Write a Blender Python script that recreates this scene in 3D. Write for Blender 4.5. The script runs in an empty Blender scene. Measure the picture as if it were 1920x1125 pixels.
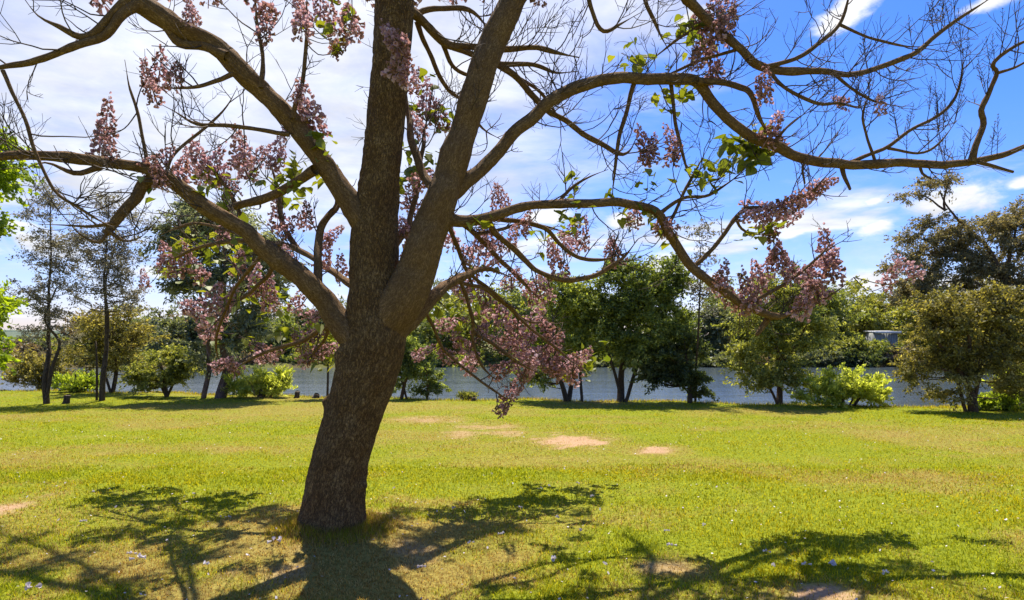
import bpy, math, random
import numpy as np
from mathutils import Vector

rng = np.random.default_rng(7)
random.seed(7)
R = math.radians
S = bpy.context.scene
C = S.collection

# ------------------------------------------------------------------ camera
F, HY, CZ = 1250.0, 640.0, 1.6          # focal length and horizon in pixels of the 1920 px photograph, eye height
cd = bpy.data.cameras.new('camera')
cam = bpy.data.objects.new('camera', cd)
C.objects.link(cam)
cam.location = (0, 0, CZ)
cam.rotation_euler = (R(90), 0, 0)
cd.sensor_width = 36
cd.lens = 36 * F / 1920
cd.shift_y = (HY - 562.5) / 1920
cd.clip_end = 6000
cd.clip_start = 0.05
S.camera = cam

# ------------------------------------------------------------------ sun, sky
SUN_AZ, SUN_EL = R(1), R(63)
sdir = Vector((math.sin(SUN_AZ) * math.cos(SUN_EL), math.cos(SUN_AZ) * math.cos(SUN_EL), math.sin(SUN_EL)))
sl = bpy.data.lights.new('sun', 'SUN')
sl.energy = 3.5
sl.angle = R(0.53)
sl.color = (1.0, 0.94, 0.84)
sun = bpy.data.objects.new('sun', sl)
C.objects.link(sun)
sun.location = (0, 0, 50)
sun.rotation_euler = sdir.to_track_quat('Z', 'Y').to_euler()

S.view_settings.view_transform = 'Standard'
S.view_settings.look = 'None'
S.view_settings.exposure = 1.42
S.view_settings.gamma = 1


class NT:
    """small helper for writing node trees"""
    def __init__(self, tree):
        self.t = tree
        self.n = tree.nodes
        self.l = tree.links

    def add(self, typ, **kw):
        nd = self.n.new(typ)
        for k, v in kw.items():
            setattr(nd, k, v)
        return nd

    def put(self, sock, v):
        if hasattr(v, 'is_output') or isinstance(v, bpy.types.NodeSocket):
            self.l.new(v, sock)
        else:
            sock.default_value = v

    def math(self, op, a, b=0.0, c=None, clamp=False):
        nd = self.add('ShaderNodeMath', operation=op, use_clamp=clamp)
        self.put(nd.inputs[0], a)
        self.put(nd.inputs[1], b)
        if c is not None:
            self.put(nd.inputs[2], c)
        return nd.outputs[0]

    def step(self, v, lo, hi, a=0.0, b=1.0):
        nd = self.add('ShaderNodeMapRange', interpolation_type='SMOOTHSTEP')
        self.put(nd.inputs[0], v)
        nd.inputs[1].default_value = lo
        nd.inputs[2].default_value = hi
        nd.inputs[3].default_value = a
        nd.inputs[4].default_value = b
        return nd.outputs[0]

    def noise(self, vec, scale, detail=4, rough=0.55, dist=0.0):
        nd = self.add('ShaderNodeTexNoise')
        if vec is not None:
            self.l.new(vec, nd.inputs['Vector'])
        nd.inputs['Scale'].default_value = scale
        nd.inputs['Detail'].default_value = detail
        nd.inputs['Roughness'].default_value = rough
        nd.inputs['Distortion'].default_value = dist
        return nd.outputs['Fac']

    def mix(self, fac, a, b, mode='MIX'):
        nd = self.add('ShaderNodeMix', data_type='RGBA', blend_type=mode)
        self.put(nd.inputs[0], fac)
        for i, v in ((6, a), (7, b)):
            self.put(nd.inputs[i], v if not isinstance(v, tuple) else (*v[:3], 1.0))
        return nd.outputs[2]

    def ramp(self, fac, stops):
        nd = self.add('ShaderNodeValToRGB')
        self.put(nd.inputs[0], fac)
        e = nd.color_ramp.elements
        while len(e) < len(stops):
            e.new(0.5)
        for el, (p, c) in zip(e, stops):
            el.position = p
            el.color = (*c, 1)
        return nd.outputs[0]

    def mapping(self, vec, scale=(1, 1, 1), loc=(0, 0, 0), rot=(0, 0, 0)):
        nd = self.add('ShaderNodeMapping')
        self.l.new(vec, nd.inputs[0])
        nd.inputs['Scale'].default_value = scale
        nd.inputs['Location'].default_value = loc
        nd.inputs['Rotation'].default_value = rot
        return nd.outputs[0]

    def bump(self, h, strength, dist):
        nd = self.add('ShaderNodeBump')
        nd.inputs['Strength'].default_value = strength
        nd.inputs['Distance'].default_value = dist
        self.l.new(h, nd.inputs['Height'])
        return nd.outputs[0]


W = bpy.data.worlds.new('World')
S.world = W
W.use_nodes = True
W.node_tree.nodes.clear()
w = NT(W.node_tree)
sky = w.add('ShaderNodeTexSky', sky_type='NISHITA')
sky.sun_disc = False
sky.sun_elevation = SUN_EL
sky.sun_rotation = SUN_AZ
sky.air_density = 1.0
sky.dust_density = 0.6
sky.ozone_density = 3.0
tc = w.add('ShaderNodeTexCoord')
dvec = tc.outputs['Generated']
sp = w.add('ShaderNodeSeparateXYZ')
w.l.new(dvec, sp.inputs[0])
dx, dy, dz = sp.outputs
hs = w.add('ShaderNodeHueSaturation')
hs.inputs['Saturation'].default_value = 1.4
hs.inputs['Value'].default_value = 0.62
w.l.new(sky.outputs[0], hs.inputs['Color'])
blue = w.mix(1.0, hs.outputs[0], (0.84, 0.76, 1.06), 'MULTIPLY')
# cloud layer: direction projected on a plane overhead
zc = w.math('MAXIMUM', w.math('ADD', dz, 0.06), 0.02)
cx = w.math('DIVIDE', dx, zc)
cy = w.math('DIVIDE', dy, zc)
cv = w.add('ShaderNodeCombineXYZ')
w.l.new(cx, cv.inputs[0])
w.l.new(cy, cv.inputs[1])
big = w.noise(cv.outputs[0], 0.9, 7, 0.58, 0.3)
fine = w.noise(cv.outputs[0], 3.2, 8, 0.62, 0.4)
az = w.math('ARCTAN2', dx, dy)
el = w.math('ARCSINE', dz)


def blob(apx, apy, rx, ry, tilt=0.0):
    """soft ellipse round a direction of the sky (az, el), given through a pixel of the view"""
    a0 = math.atan((apx - 960) / F)
    e0 = math.atan((HY - apy) / F * math.cos(a0))
    da = w.math('SUBTRACT', az, a0)
    de = w.math('SUBTRACT', el, e0)
    if tilt:
        c, s = math.cos(tilt), math.sin(tilt)
        da, de = (w.math('ADD', w.math('MULTIPLY', da, c), w.math('MULTIPLY', de, s)),
                  w.math('SUBTRACT', w.math('MULTIPLY', de, c), w.math('MULTIPLY', da, s)))
    u = w.math('MULTIPLY', da, F / rx)
    v = w.math('MULTIPLY', de, F / ry)
    r = w.math('SQRT', w.math('ADD', w.math('MULTIPLY', u, u), w.math('MULTIPLY', v, v)))
    return w.math('SUBTRACT', 1.0, r)


# thin bright cloud drifting round the sun, thinning out away from it
veil = blob(430, 40, 860, 470)
vm = w.step(w.math('ADD', veil, w.math('MULTIPLY', w.math('SUBTRACT', big, 0.5), 1.5)), -0.05, 0.55)
vdet = w.step(fine, 0.25, 0.72, 0.72, 1.0)
veilmask = w.math('MULTIPLY', vm, vdet)
# streaks low over the horizon and small fair-weather clouds
an = w.noise(w.mapping(dvec, (9, 9, 22)), 1.0, 7, 0.62, 0.5)
an2 = w.noise(w.mapping(dvec, (30, 30, 60)), 1.0, 5, 0.6, 0.2)
puff = None
for args in ((1775, 382, 105, 42, 0.12), (1648, 421, 52, 19, 0.22), (1636, 378, 42, 15, 0.3), (1180, 415, 52, 24, 0),
             (1615, 535, 80, 34, 0.1), (1925, 340, 40, 14, 0.2), (1480, 440, 34, 10, 0.1), (1590, 18, 75, 30, 0.5),
             (1850, 8, 60, 16, 0), (1300, 30, 60, 30, 0.4), (1030, 405, 60, 20, 0), (1250, 500, 70, 40, 0),
             (-400, 380, 150, 50, 0.1), (2300, 300, 140, 50, 0.1), (2100, 450, 90, 30, 0)):
    b = blob(*args)
    puff = b if puff is None else w.math('MAXIMUM', puff, b)
pm = w.step(w.math('ADD', puff, w.math('MULTIPLY', w.math('SUBTRACT', w.math('ADD', w.math('MULTIPLY', an, 0.6), w.math('MULTIPLY', an2, 0.4)), 0.5), 2.6)), 0.08, 0.75)
low = w.math('MULTIPLY', w.step(el, 0.02, 0.10), w.step(el, 0.30, 0.14))
lm = w.math('MULTIPLY', w.math('MULTIPLY', w.step(an, 0.48, 0.68), low), w.step(az, 0.2, -0.25, 0.25, 0.95))
# scattered cloud over the whole sky, added to whiten and lift the fill light
sc_ = w.noise(w.mapping(cv.outputs[0], (1, 1, 1), (7.3, 4.2, 0)), 0.62, 7, 0.55, 0.2)
scat = w.math('MULTIPLY', w.step(sc_, 0.53, 0.67), 0.92)
pm = w.math('MAXIMUM', pm, scat)
cl = w.math('MAXIMUM', w.math('MAXIMUM', w.math('MULTIPLY', veilmask, 0.93), pm), lm, clamp=True)
# cloud brightness with a soft grey modelling of its own
cshade = w.step(w.noise(cv.outputs[0], 1.7, 6, 0.6, 0.2), 0.32, 0.66, 0.72, 1.0)
ccol = w.mix(1.0, (3.7, 3.75, 3.9), cshade, 'MULTIPLY')
skyc = w.mix(cl, blue, ccol)
bg = w.add('ShaderNodeBackground')
w.l.new(skyc, bg.inputs[0])
bg.inputs[1].default_value = 0.115
wo = w.add('ShaderNodeOutputWorld')
w.l.new(bg.outputs[0], wo.inputs[0])

# ------------------------------------------------------------------ helpers


def P(px, py, D):
    """point at distance D in front of the viewer that lies behind the photograph's pixel"""
    return np.array([(px - 960) / F * D, D, CZ + (HY - py) / F * D])


def G(px, py):
    D = CZ * F / (py - HY)
    return (px - 960) / F * D, D


def vnoise(p, seed=0):
    """value noise, p (n,3) -> (n,) in 0..1"""
    p = np.asarray(p, float)
    i = np.floor(p).astype(np.int64)
    f = p - i
    f = f * f * (3 - 2 * f)

    def h(a, b, c):
        n = (a * 374761393 + b * 668265263 + c * 2147483647 + seed * 974711) & 0xffffffff
        n = ((n ^ (n >> 13)) * 1274126177) & 0xffffffff
        return ((n ^ (n >> 16)) & 0xffff) / 65535.0
    r = 0
    for a in (0, 1):
        for b in (0, 1):
            for c in (0, 1):
                wt = (f[:, 0] if a else 1 - f[:, 0]) * (f[:, 1] if b else 1 - f[:, 1]) * (f[:, 2] if c else 1 - f[:, 2])
                r = r + wt * h(i[:, 0] + a, i[:, 1] + b, i[:, 2] + c)
    return r


def fbm(p, oct=4, seed=0):
    p = np.asarray(p, float)
    s, a, t = 0, 0.5, 0
    for o in range(oct):
        s = s + a * vnoise(p * 2 ** o + 17.3 * o, seed + o)
        t += a
        a *= 0.5
    return s / t


def xy3(x, y, z=0.0):
    x = np.atleast_1d(np.asarray(x, float))
    return np.stack([x, np.broadcast_to(y, x.shape), np.full(x.shape, z)], 1)


def mesh(name, verts, faces, mat=None, smooth=True, attrs=None):
    """faces: (n,k) int array, or a list of such arrays"""
    if not isinstance(faces, list):
        faces = [faces]
    faces = [np.asarray(f, np.int32) for f in faces if len(f)]
    me = bpy.data.meshes.new(name)
    v = np.asarray(verts, np.float32)
    me.vertices.add(len(v))
    me.vertices.foreach_set('co', v.ravel())
    loops = np.concatenate([f.ravel() for f in faces])
    sizes = np.concatenate([np.full(len(f), f.shape[1], np.int32) for f in faces])
    starts = np.concatenate([[0], np.cumsum(sizes)[:-1]]).astype(np.int32)
    me.loops.add(len(loops))
    me.loops.foreach_set('vertex_index', loops)
    me.polygons.add(len(sizes))
    me.polygons.foreach_set('loop_start', starts)
    me.polygons.foreach_set('loop_total', sizes)
    if smooth:
        me.polygons.foreach_set('use_smooth', np.ones(len(sizes), bool))
    me.update(calc_edges=True)
    for k, a in (attrs or {}).items():
        a = np.asarray(a, np.float32)
        if a.ndim == 1:
            me.attributes.new(k, 'FLOAT', 'POINT').data.foreach_set('value', a)
        else:
            me.attributes.new(k, 'FLOAT_VECTOR', 'POINT').data.foreach_set('vector', a.ravel())
    if mat:
        me.materials.append(mat)
    return me


def obj(name, me, parent=None, loc=None, kind=None):
    o = bpy.data.objects.new(name, me)
    C.objects.link(o)
    if loc is not None:
        o.location = loc
    if parent:
        o.parent = parent
    if kind:
        o['kind'] = kind
    return o


def tag(o, label, cat, group=None):
    o['label'] = label
    o['category'] = cat
    if group:
        o['group'] = group
    return o


def thing(name, loc, label, cat, group=None):
    o = obj(name, None, loc=loc)
    o.empty_display_size = 0.2
    return tag(o, label, cat, group)


class Geo:
    """collects tubes and faces into one mesh"""
    def __init__(self):
        self.v, self.q, self.t, self.b, self.n = [], [], [], [], 0

    def tube(self, pts, rad, sides=6, cap=True, disp=None):
        pts = np.asarray(pts, float)
        rad = np.asarray(rad, float)
        m = len(pts)
        tg = np.gradient(pts, axis=0)
        tg /= np.linalg.norm(tg, axis=1)[:, None] + 1e-9
        up = np.array([0, 1.0, 0]) if abs(tg[0][1]) < 0.8 else np.array([1.0, 0, 0])
        n0 = np.cross(tg[0], up)
        n0 /= np.linalg.norm(n0)
        N = np.empty((m, 3))
        for i in range(m):                       # parallel transport
            n0 = n0 - tg[i] * np.dot(n0, tg[i])
            n0 /= np.linalg.norm(n0) + 1e-9
            N[i] = n0
        B = np.cross(tg, N)
        th = np.linspace(0, 2 * np.pi, sides, endpoint=False)
        ring = np.cos(th)[None, :, None] * N[:, None] + np.sin(th)[None, :, None] * B[:, None]
        ln = np.concatenate([[0], np.cumsum(np.linalg.norm(np.diff(pts, axis=0), axis=1))])
        rr = np.repeat(rad[:, None], sides, 1)
        bark = np.stack([np.cos(th)[None] * rr, np.sin(th)[None] * rr, np.repeat(ln[:, None], sides, 1)], 2)
        if disp is not None:
            rr = rr + disp(bark.reshape(-1, 3)).reshape(rr.shape) * np.minimum(1, rr / 0.05)
        V = pts[:, None] + ring * rr[:, :, None]
        i = np.arange(m - 1)[:, None] * sides
        j = np.arange(sides)[None]
        jn = (j + 1) % sides
        q = np.stack([i + j, i + jn, i + sides + jn, i + sides + j], 2).reshape(-1, 4) + self.n
        self.v.append(V.reshape(-1, 3))
        self.b.append(bark.reshape(-1, 3))
        self.q.append(q)
        self.n += m * sides
        if cap:
            self.v.append(np.array([pts[-1] + tg[-1] * rad[-1] * 0.6]))
            self.b.append(np.array([[0, 0, ln[-1]]]))
            base = self.n - sides
            self.t.append(np.stack([base + j[0], base + jn[0], np.full(sides, self.n)], 1))
            self.n += 1

    def build(self, name, mat, origin=(0, 0, 0)):
        f = []
        if self.q:
            f.append(np.concatenate(self.q))
        if self.t:
            f.append(np.concatenate(self.t))
        return mesh(name, np.concatenate(self.v) - np.asarray(origin), f, mat, True, {'bark': np.concatenate(self.b)})


def smoothline(pts, step):
    """Catmull-Rom through pts (n,k), resampled about every step metres (first three columns are positions)"""
    p = np.asarray(pts, float)
    if len(p) == 2:
        m = max(2, int(np.linalg.norm(p[1, :3] - p[0, :3]) / step) + 1)
        t = np.linspace(0, 1, m)[:, None]
        return p[0] * (1 - t) + p[1] * t
    e = np.vstack([2 * p[0] - p[1], p, 2 * p[-1] - p[-2]])
    out = []
    for i in range(len(p) - 1):
        a, b, c, d = e[i:i + 4]
        m = max(2, int(np.linalg.norm((c - b)[:3]) / step) + 1)
        t = np.linspace(0, 1, m, endpoint=False)[:, None]
        out.append(0.5 * (2 * b + (c - a) * t + (2 * a - 5 * b + 4 * c - d) * t ** 2 + (3 * b - a - 3 * c + d) * t ** 3))
    out.append(p[-1:])
    return np.vstack(out)


# ------------------------------------------------------------------ materials
def newmat(name):
    m = bpy.data.materials.new(name)
    m.use_nodes = True
    m.node_tree.nodes.clear()
    n = NT(m.node_tree)
    out = n.add('ShaderNodeOutputMaterial')
    return m, n, out


def principled(n, out, color, rough=0.8, normal=None, spec=0.3):
    b = n.add('ShaderNodeBsdfPrincipled')
    n.put(b.inputs['Base Color'], color if not isinstance(color, tuple) else (*color, 1))
    n.put(b.inputs['Roughness'], rough)
    b.inputs['Specular IOR Level'].default_value = spec
    if normal is not None:
        n.l.new(normal, b.inputs['Normal'])
    n.l.new(b.outputs[0], out.inputs[0])
    return b


def leafmat(name, cols, transl=0.5, tcol=(1.15, 1.2, 0.5), gloss=0.025, nscale=0.9):
    """foliage: random tint for each leaf, broad drift through the crown, light passing through"""
    m, n, out = newmat(name)
    g = n.add('ShaderNodeNewGeometry')
    rnd = g.outputs['Random Per Island']
    drift = n.noise(g.outputs['Position'], nscale, 2)
    f = n.math('ADD', n.math('MULTIPLY', rnd, 0.68), n.math('MULTIPLY', n.step(drift, 0.3, 0.7), 0.32))
    k = len(cols) - 1
    col = n.ramp(f, [(0.1 + 0.8 * i / k, c) for i, c in enumerate(cols)])
    d = n.add('ShaderNodeBsdfDiffuse')
    n.l.new(col, d.inputs[0])
    t = n.add('ShaderNodeBsdfTranslucent')
    n.l.new(n.mix(1.0, col, tcol, 'MULTIPLY'), t.inputs[0])
    a = n.add('ShaderNodeMixShader')
    a.inputs[0].default_value = transl
    n.l.new(d.outputs[0], a.inputs[1])
    n.l.new(t.outputs[0], a.inputs[2])
    gl = n.add('ShaderNodeBsdfGlossy')
    gl.inputs['Roughness'].default_value = 0.55
    b = n.add('ShaderNodeMixShader')
    b.inputs[0].default_value = gloss
    n.l.new(a.outputs[0], b.inputs[1])
    n.l.new(gl.outputs[0], b.inputs[2])
    n.l.new(b.outputs[0], out.inputs[0])
    return m


def barkmat(name, dark, mid, light, sc=1.0, strength=0.9, dist=0.02):
    m, n, out = newmat(name)
    at = n.add('ShaderNodeAttribute', attribute_name='bark')
    v = at.outputs['Vector']
    # fine fissures running lengthwise, broken into short ridges
    nz = n.add('ShaderNodeTexNoise')
    n.l.new(v, nz.inputs['Vector'])
    nz.inputs['Scale'].default_value = 14 * sc
    nz.inputs['Detail'].default_value = 3
    wob = n.add('ShaderNodeVectorMath', operation='MULTIPLY_ADD')
    n.l.new(nz.outputs['Color'], wob.inputs[0])
    wob.inputs[1].default_value = (0.035, 0.035, 0.03)
    n.l.new(v, wob.inputs[2])
    wv = wob.outputs[0]
    r1 = n.math('ABSOLUTE', n.math('SUBTRACT', n.noise(n.mapping(wv, (1, 1, 0.30)), 48 * sc, 3, 0.6), 0.5))
    r2 = n.math('ABSOLUTE', n.math('SUBTRACT', n.noise(n.mapping(wv, (1, 1, 0.45)), 105 * sc, 3, 0.6), 0.5))
    crack = n.math('MULTIPLY', n.step(r1, 0.0, 0.10, 0.25, 1.0), n.step(r2, 0.0, 0.10, 0.45, 1.0))
    f1 = n.noise(n.mapping(v, (1, 1, 0.5)), 90 * sc, 5, 0.7)
    f2 = n.noise(v, 5 * sc, 4, 0.6)
    h = n.math('ADD', n.math('MULTIPLY', crack, 0.7), n.math('MULTIPLY', f1, 0.6))
    c1 = n.mix(n.step(f2, 0.3, 0.72), mid, light)
    c2 = n.mix(n.step(f1, 0.35, 0.7), n.mix(0.5, c1, dark), c1)
    col = n.mix(crack, dark, c2)
    principled(n, out, col, 0.9, n.bump(h, strength, dist), 0.15)
    return m


M = {}
M['bark'] = barkmat('grey brown fissured bark', (0.06, 0.03, 0.012), (0.48, 0.265, 0.095), (0.70, 0.44, 0.19), 1.0, 1.0, 0.03)
M['limb_bark'] = barkmat('limb bark', (0.09, 0.048, 0.02), (0.31, 0.18, 0.075), (0.45, 0.28, 0.13), 1.3, 0.7, 0.012)
M['bark_far'] = barkmat('dark trunk bark', (0.04, 0.028, 0.018), (0.12, 0.085, 0.055), (0.20, 0.15, 0.10), 0.4, 0.5, 0.02)
M['bark_pink'] = barkmat('pink gum bark', (0.09, 0.055, 0.042), (0.22, 0.13, 0.10), (0.42, 0.31, 0.26), 0.3, 0.4, 0.01)
M['bark_pale'] = barkmat('pale gum bark', (0.10, 0.08, 0.06), (0.20, 0.165, 0.12), (0.34, 0.29, 0.22), 0.25, 0.4, 0.01)
M['bark_brown'] = barkmat('warm brown bark', (0.06, 0.035, 0.02), (0.16, 0.10, 0.055), (0.26, 0.17, 0.10), 0.5, 0.5, 0.01)

M['twig'], n, out = newmat('twig bark')
g = n.add('ShaderNodeNewGeometry')
principled(n, out, n.ramp(g.outputs['Random Per Island'], [(0, (0.045, 0.03, 0.022)), (0.6, (0.085, 0.058, 0.04)), (1, (0.14, 0.10, 0.07))]), 0.85, None, 0.2)

M['blossom'] = leafmat('mauve blossom', [(0.20, 0.115, 0.065), (0.34, 0.19, 0.14), (0.47, 0.28, 0.27), (0.58, 0.38, 0.40), (0.72, 0.57, 0.58)], 0.45, (1.08, 0.95, 0.95), 0.02, 3)
M['fallen'] = leafmat('fallen petals', [(0.5, 0.42, 0.42), (0.66, 0.58, 0.58), (0.75, 0.70, 0.68)], 0.25, (1, 1, 1), 0.03, 3)
M['leaf'] = leafmat('young heart leaf', [(0.10, 0.14, 0.015), (0.19, 0.22, 0.022), (0.30, 0.31, 0.035)], 0.5, (1.3, 1.2, 0.5), 0.05, 2)
M['lime'] = leafmat('lime foliage', [(0.11, 0.17, 0.014), (0.21, 0.29, 0.02), (0.34, 0.43, 0.04)], 0.58, (1.6, 1.5, 0.5))
M['gum'] = leafmat('grey green gum leaves', [(0.072, 0.087, 0.051), (0.160, 0.181, 0.102), (0.275, 0.290, 0.174), (0.435, 0.435, 0.275)], 0.5, (1.2, 1.2, 0.7))
M['gumrust'] = leafmat('rusty gum leaves', [(0.078, 0.078, 0.039), (0.169, 0.156, 0.072), (0.299, 0.247, 0.117), (0.442, 0.377, 0.195)], 0.5, (1.2, 1.1, 0.6))
M['grey'] = leafmat('sparse grey foliage', [(0.130, 0.111, 0.085), (0.221, 0.195, 0.150), (0.338, 0.305, 0.234)], 0.5, (1.1, 1.1, 0.8))
M['dark'] = leafmat('dark evergreen leaves', [(0.053, 0.075, 0.021), (0.135, 0.173, 0.042), (0.240, 0.277, 0.068), (0.480, 0.510, 0.150)], 0.5, (1.3, 1.3, 0.5))
M['midgreen'] = leafmat('mid green leaves', [(0.075, 0.105, 0.024), (0.180, 0.217, 0.045), (0.300, 0.330, 0.075), (0.510, 0.540, 0.150)], 0.5, (1.3, 1.3, 0.5))
M['deep'] = leafmat('deep green leaves', [(0.036, 0.052, 0.020), (0.072, 0.096, 0.032), (0.123, 0.145, 0.051), (0.217, 0.246, 0.087)], 0.5, (1.3, 1.3, 0.5))  # leaf green that is itself very dark
M['olive'] = leafmat('olive leaves', [(0.075, 0.093, 0.027), (0.188, 0.210, 0.051), (0.315, 0.323, 0.083), (0.540, 0.525, 0.165)], 0.5, (1.3, 1.25, 0.5))
M['bronze'] = leafmat('bronze olive leaves', [(0.072, 0.068, 0.025), (0.181, 0.167, 0.046), (0.304, 0.268, 0.075), (0.522, 0.464, 0.189)], 0.5, (1.3, 1.2, 0.5))
M['spring'] = leafmat('spring green leaves', [(0.112, 0.163, 0.022), (0.250, 0.325, 0.037), (0.413, 0.475, 0.075)], 0.58, (1.7, 1.6, 0.6))
M['willow'] = leafmat('pale willow leaves', [(0.16, 0.20, 0.03), (0.34, 0.39, 0.06), (0.50, 0.53, 0.10), (0.60, 0.61, 0.20)], 0.6, (1.6, 1.55, 0.75))
M['fargreen'] = leafmat('far green leaves', [(0.091, 0.117, 0.026), (0.221, 0.247, 0.046), (0.377, 0.390, 0.091)], 0.5, (1.3, 1.3, 0.6), 0.05, 0.4)
M['fardark'] = leafmat('far dark leaves', [(0.072, 0.087, 0.036), (0.160, 0.174, 0.065), (0.275, 0.275, 0.109)], 0.5, (1.2, 1.2, 0.7), 0.05, 0.4)
M['faryellow'] = leafmat('far yellow green leaves', [(0.168, 0.180, 0.036), (0.324, 0.336, 0.054), (0.480, 0.468, 0.108)], 0.5, (1.3, 1.25, 0.6), 0.05, 0.4)
M['farbrown'] = leafmat('far brown leaves', [(0.118, 0.085, 0.051), (0.220, 0.169, 0.085), (0.260, 0.202, 0.104)], 0.5, (1.2, 1.1, 0.7), 0.05, 0.4)


# ------------------------------------------------------------------ ground
def edge(x):
    x = np.asarray(x, float)
    return 18.2 - 0.17 * np.clip(x, -60, 60) + 0.004 * np.clip(x, -20, 20) ** 2 * (x < 0) + 0.5 * np.sin(x * 0.55) * 0.5 + 0.25 * np.sin(x * 1.7 + 1)


TX, TY = P(624, 1015, 5.4)[:2]
FARB = 60.0
WZ = -0.8


def height(x, y):
    x = np.asarray(x, float)
    y = np.asarray(y, float)
    e = edge(x)
    p = np.stack([x, y, np.zeros_like(x)], 1)
    z = 0.05 * (fbm(p * 0.35, 2, 3) - 0.5) + 0.03 * (vnoise(p * 1.9, 8) - 0.5)
    r = np.hypot(x - TX, (y - TY))
    z = z + 0.13 * np.exp(-(r / 0.9) ** 2)
    b = np.clip((y - e) / 2.6, 0, 1)
    z = z * (1 - b) - 1.7 * b * b * (3 - 2 * b)
    fb = FARB + 2.2 * np.sin(x * 0.045) + 0.8 * np.sin(x * 0.21 + 2)
    u = np.clip((y - fb) / 4.0, 0, 1)
    z = np.where(y > 40, -1.7 + (1.25 + 0.35 * vnoise(p * 0.25, 5)) * u, z)
    far = np.clip((y - 75) / 150, 0, 1)
    z = z + far * 1.2
    return z


PATCH = [(1070, 828, 78, 13), (1225, 845, 42, 9), (858, 817, 36, 9), (800, 787, 60, 7), (5, 952, 45, 26), (1545, 1118, 110, 22),
         (1255, 1065, 60, 14), (520, 1085, 75, 34), (940, 812, 45, 6), (905, 800, 60, 6), (780, 1045, 40, 22), (700, 985, 26, 18)]
PW = []
for (px, py, rx, ry) in PATCH:
    x0, y0 = G(px, py)
    PW.append((x0, y0, rx / F * y0, abs(G(px, py - ry)[1] - G(px, py + ry)[1]) / 2))


def bare(x, y):
    p = np.stack([x, y, np.zeros_like(x)], 1)
    nz = (fbm(p * np.array([3.0, 3.0, 1]), 4, 21) - 0.5) * 2.0 + (fbm(p * 11.0, 3, 23) - 0.5) * 2.0
    m = np.zeros_like(x)
    for i, (a, b, rx, ry) in enumerate(PW):
        d = 1 - np.hypot((x - a) / rx, (y - b) / ry)
        m = np.maximum(m, np.clip((d + nz * 0.8 - 0.05) / 0.5, 0, 1) * (1.0 if i in (0, 1, 4, 5) else 0.55))
    return m


def dry(x, y):
    p = np.stack([x, y, np.zeros_like(x)], 1)
    a = fbm(p * np.array([0.45, 0.8, 1]), 4, 31)
    b = fbm(p * 2.4, 3, 41)
    far = np.clip((y - 9) / 9, 0, 1)
    m = np.clip((a - 0.54 + 0.10 * far) / 0.22, 0, 1) * 0.6 + np.clip((b - 0.55) / 0.2, 0, 1) * 0.25
    r = np.hypot(x - TX - 0.05, (y - TY + 0.35) * 0.9)
    m = np.maximum(m, np.clip(1.6 - r / 1.15 + (b - 0.5) * 2.4, 0, 0.95))
    for (a0, b0, rx, ry) in PW:
        d = np.hypot((x - a0) / rx / 2.0, (y - b0) / ry / 2.0)
        m = np.maximum(m, np.clip(1.1 - d + (b - 0.5), 0, 1) * 0.9)
    return np.clip(m, 0, 1)


def axis(lo, hi, fine, far, grow=1.25):
    a = list(np.arange(lo, hi + 1e-6, fine))
    s = fine
    while a[-1] < far:
        s *= grow
        a.append(a[-1] + s)
    return np.array(a)


xs = axis(0, 14, 0.12, 4000)
xs = np.concatenate([-xs[:0:-1], xs])
ya = axis(2.5, 24, 0.12, 70, 1.12)
ya = ya[ya < 54]
yb = np.arange(54, 72, 0.8)
yc = axis(72, 80, 1.5, 5000)
ys = np.concatenate([-axis(-2.4, 0, 0.3, 300)[::-1], ya, yb, yc])
X, Y = np.meshgrid(xs, ys)
Z = height(X.ravel(), Y.ravel())
nx, ny = len(xs), len(ys)
ii = (np.arange(ny - 1)[:, None] * nx + np.arange(nx - 1)[None]).ravel()
gv = np.stack([X.ravel(), Y.ravel(), Z], 1)

m, n, out = newmat('lawn soil and turf')
ad = n.add('ShaderNodeAttribute', attribute_name='dry').outputs['Fac']
ab = n.add('ShaderNodeAttribute', attribute_name='bare').outputs['Fac']
ak = n.add('ShaderNodeAttribute', attribute_name='bank').outputs['Fac']
geo = n.add('ShaderNodeNewGeometry')
pos = geo.outputs['Position']
f1 = n.noise(pos, 26, 5, 0.7)
f2 = n.noise(pos, 2.2, 4, 0.6)
turf = n.mix(n.step(f1, 0.3, 0.7), (0.09, 0.115, 0.005), (0.24, 0.26, 0.010))
straw = n.mix(n.step(f1, 0.3, 0.7), (0.17, 0.105, 0.025), (0.34, 0.24, 0.075))
soil = n.mix(n.step(f1, 0.25, 0.75), (0.27, 0.16, 0.08), (0.46, 0.30, 0.17))
c = n.mix(n.math('MULTIPLY', ad, 0.75), turf, straw)
c = n.mix(ab, c, soil)
bank = n.mix(n.step(f2, 0.35, 0.65), (0.07, 0.045, 0.022), (0.16, 0.115, 0.05))
c = n.mix(ak, c, bank)
farc = n.mix(n.step(n.noise(pos, 0.12, 3), 0.35, 0.65), (0.10, 0.075, 0.03), (0.11, 0.125, 0.03))
sy = n.add('ShaderNodeSeparateXYZ')
n.l.new(pos, sy.inputs[0])
c = n.mix(n.step(sy.outputs[1], 57, 60), c, farc)
principled(n, out, c, 0.95, n.bump(f1, 0.6, 0.02), 0.1)
gx, gy = gv[:, 0], gv[:, 1]
bankm = np.clip((gy - edge(gx) + 0.1 + 0.5 * (vnoise(gv * np.array([2.5, 2.5, 0]), 77) - 0.5)) / 0.35, 0, 1)
lawn = obj('lawn', mesh('lawn', gv, np.stack([ii, ii + 1, ii + nx + 1, ii + nx], 1), m, True,
                        {'dry': dry(gx, gy), 'bare': bare(gx, gy), 'bank': bankm}), kind='structure')

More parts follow.
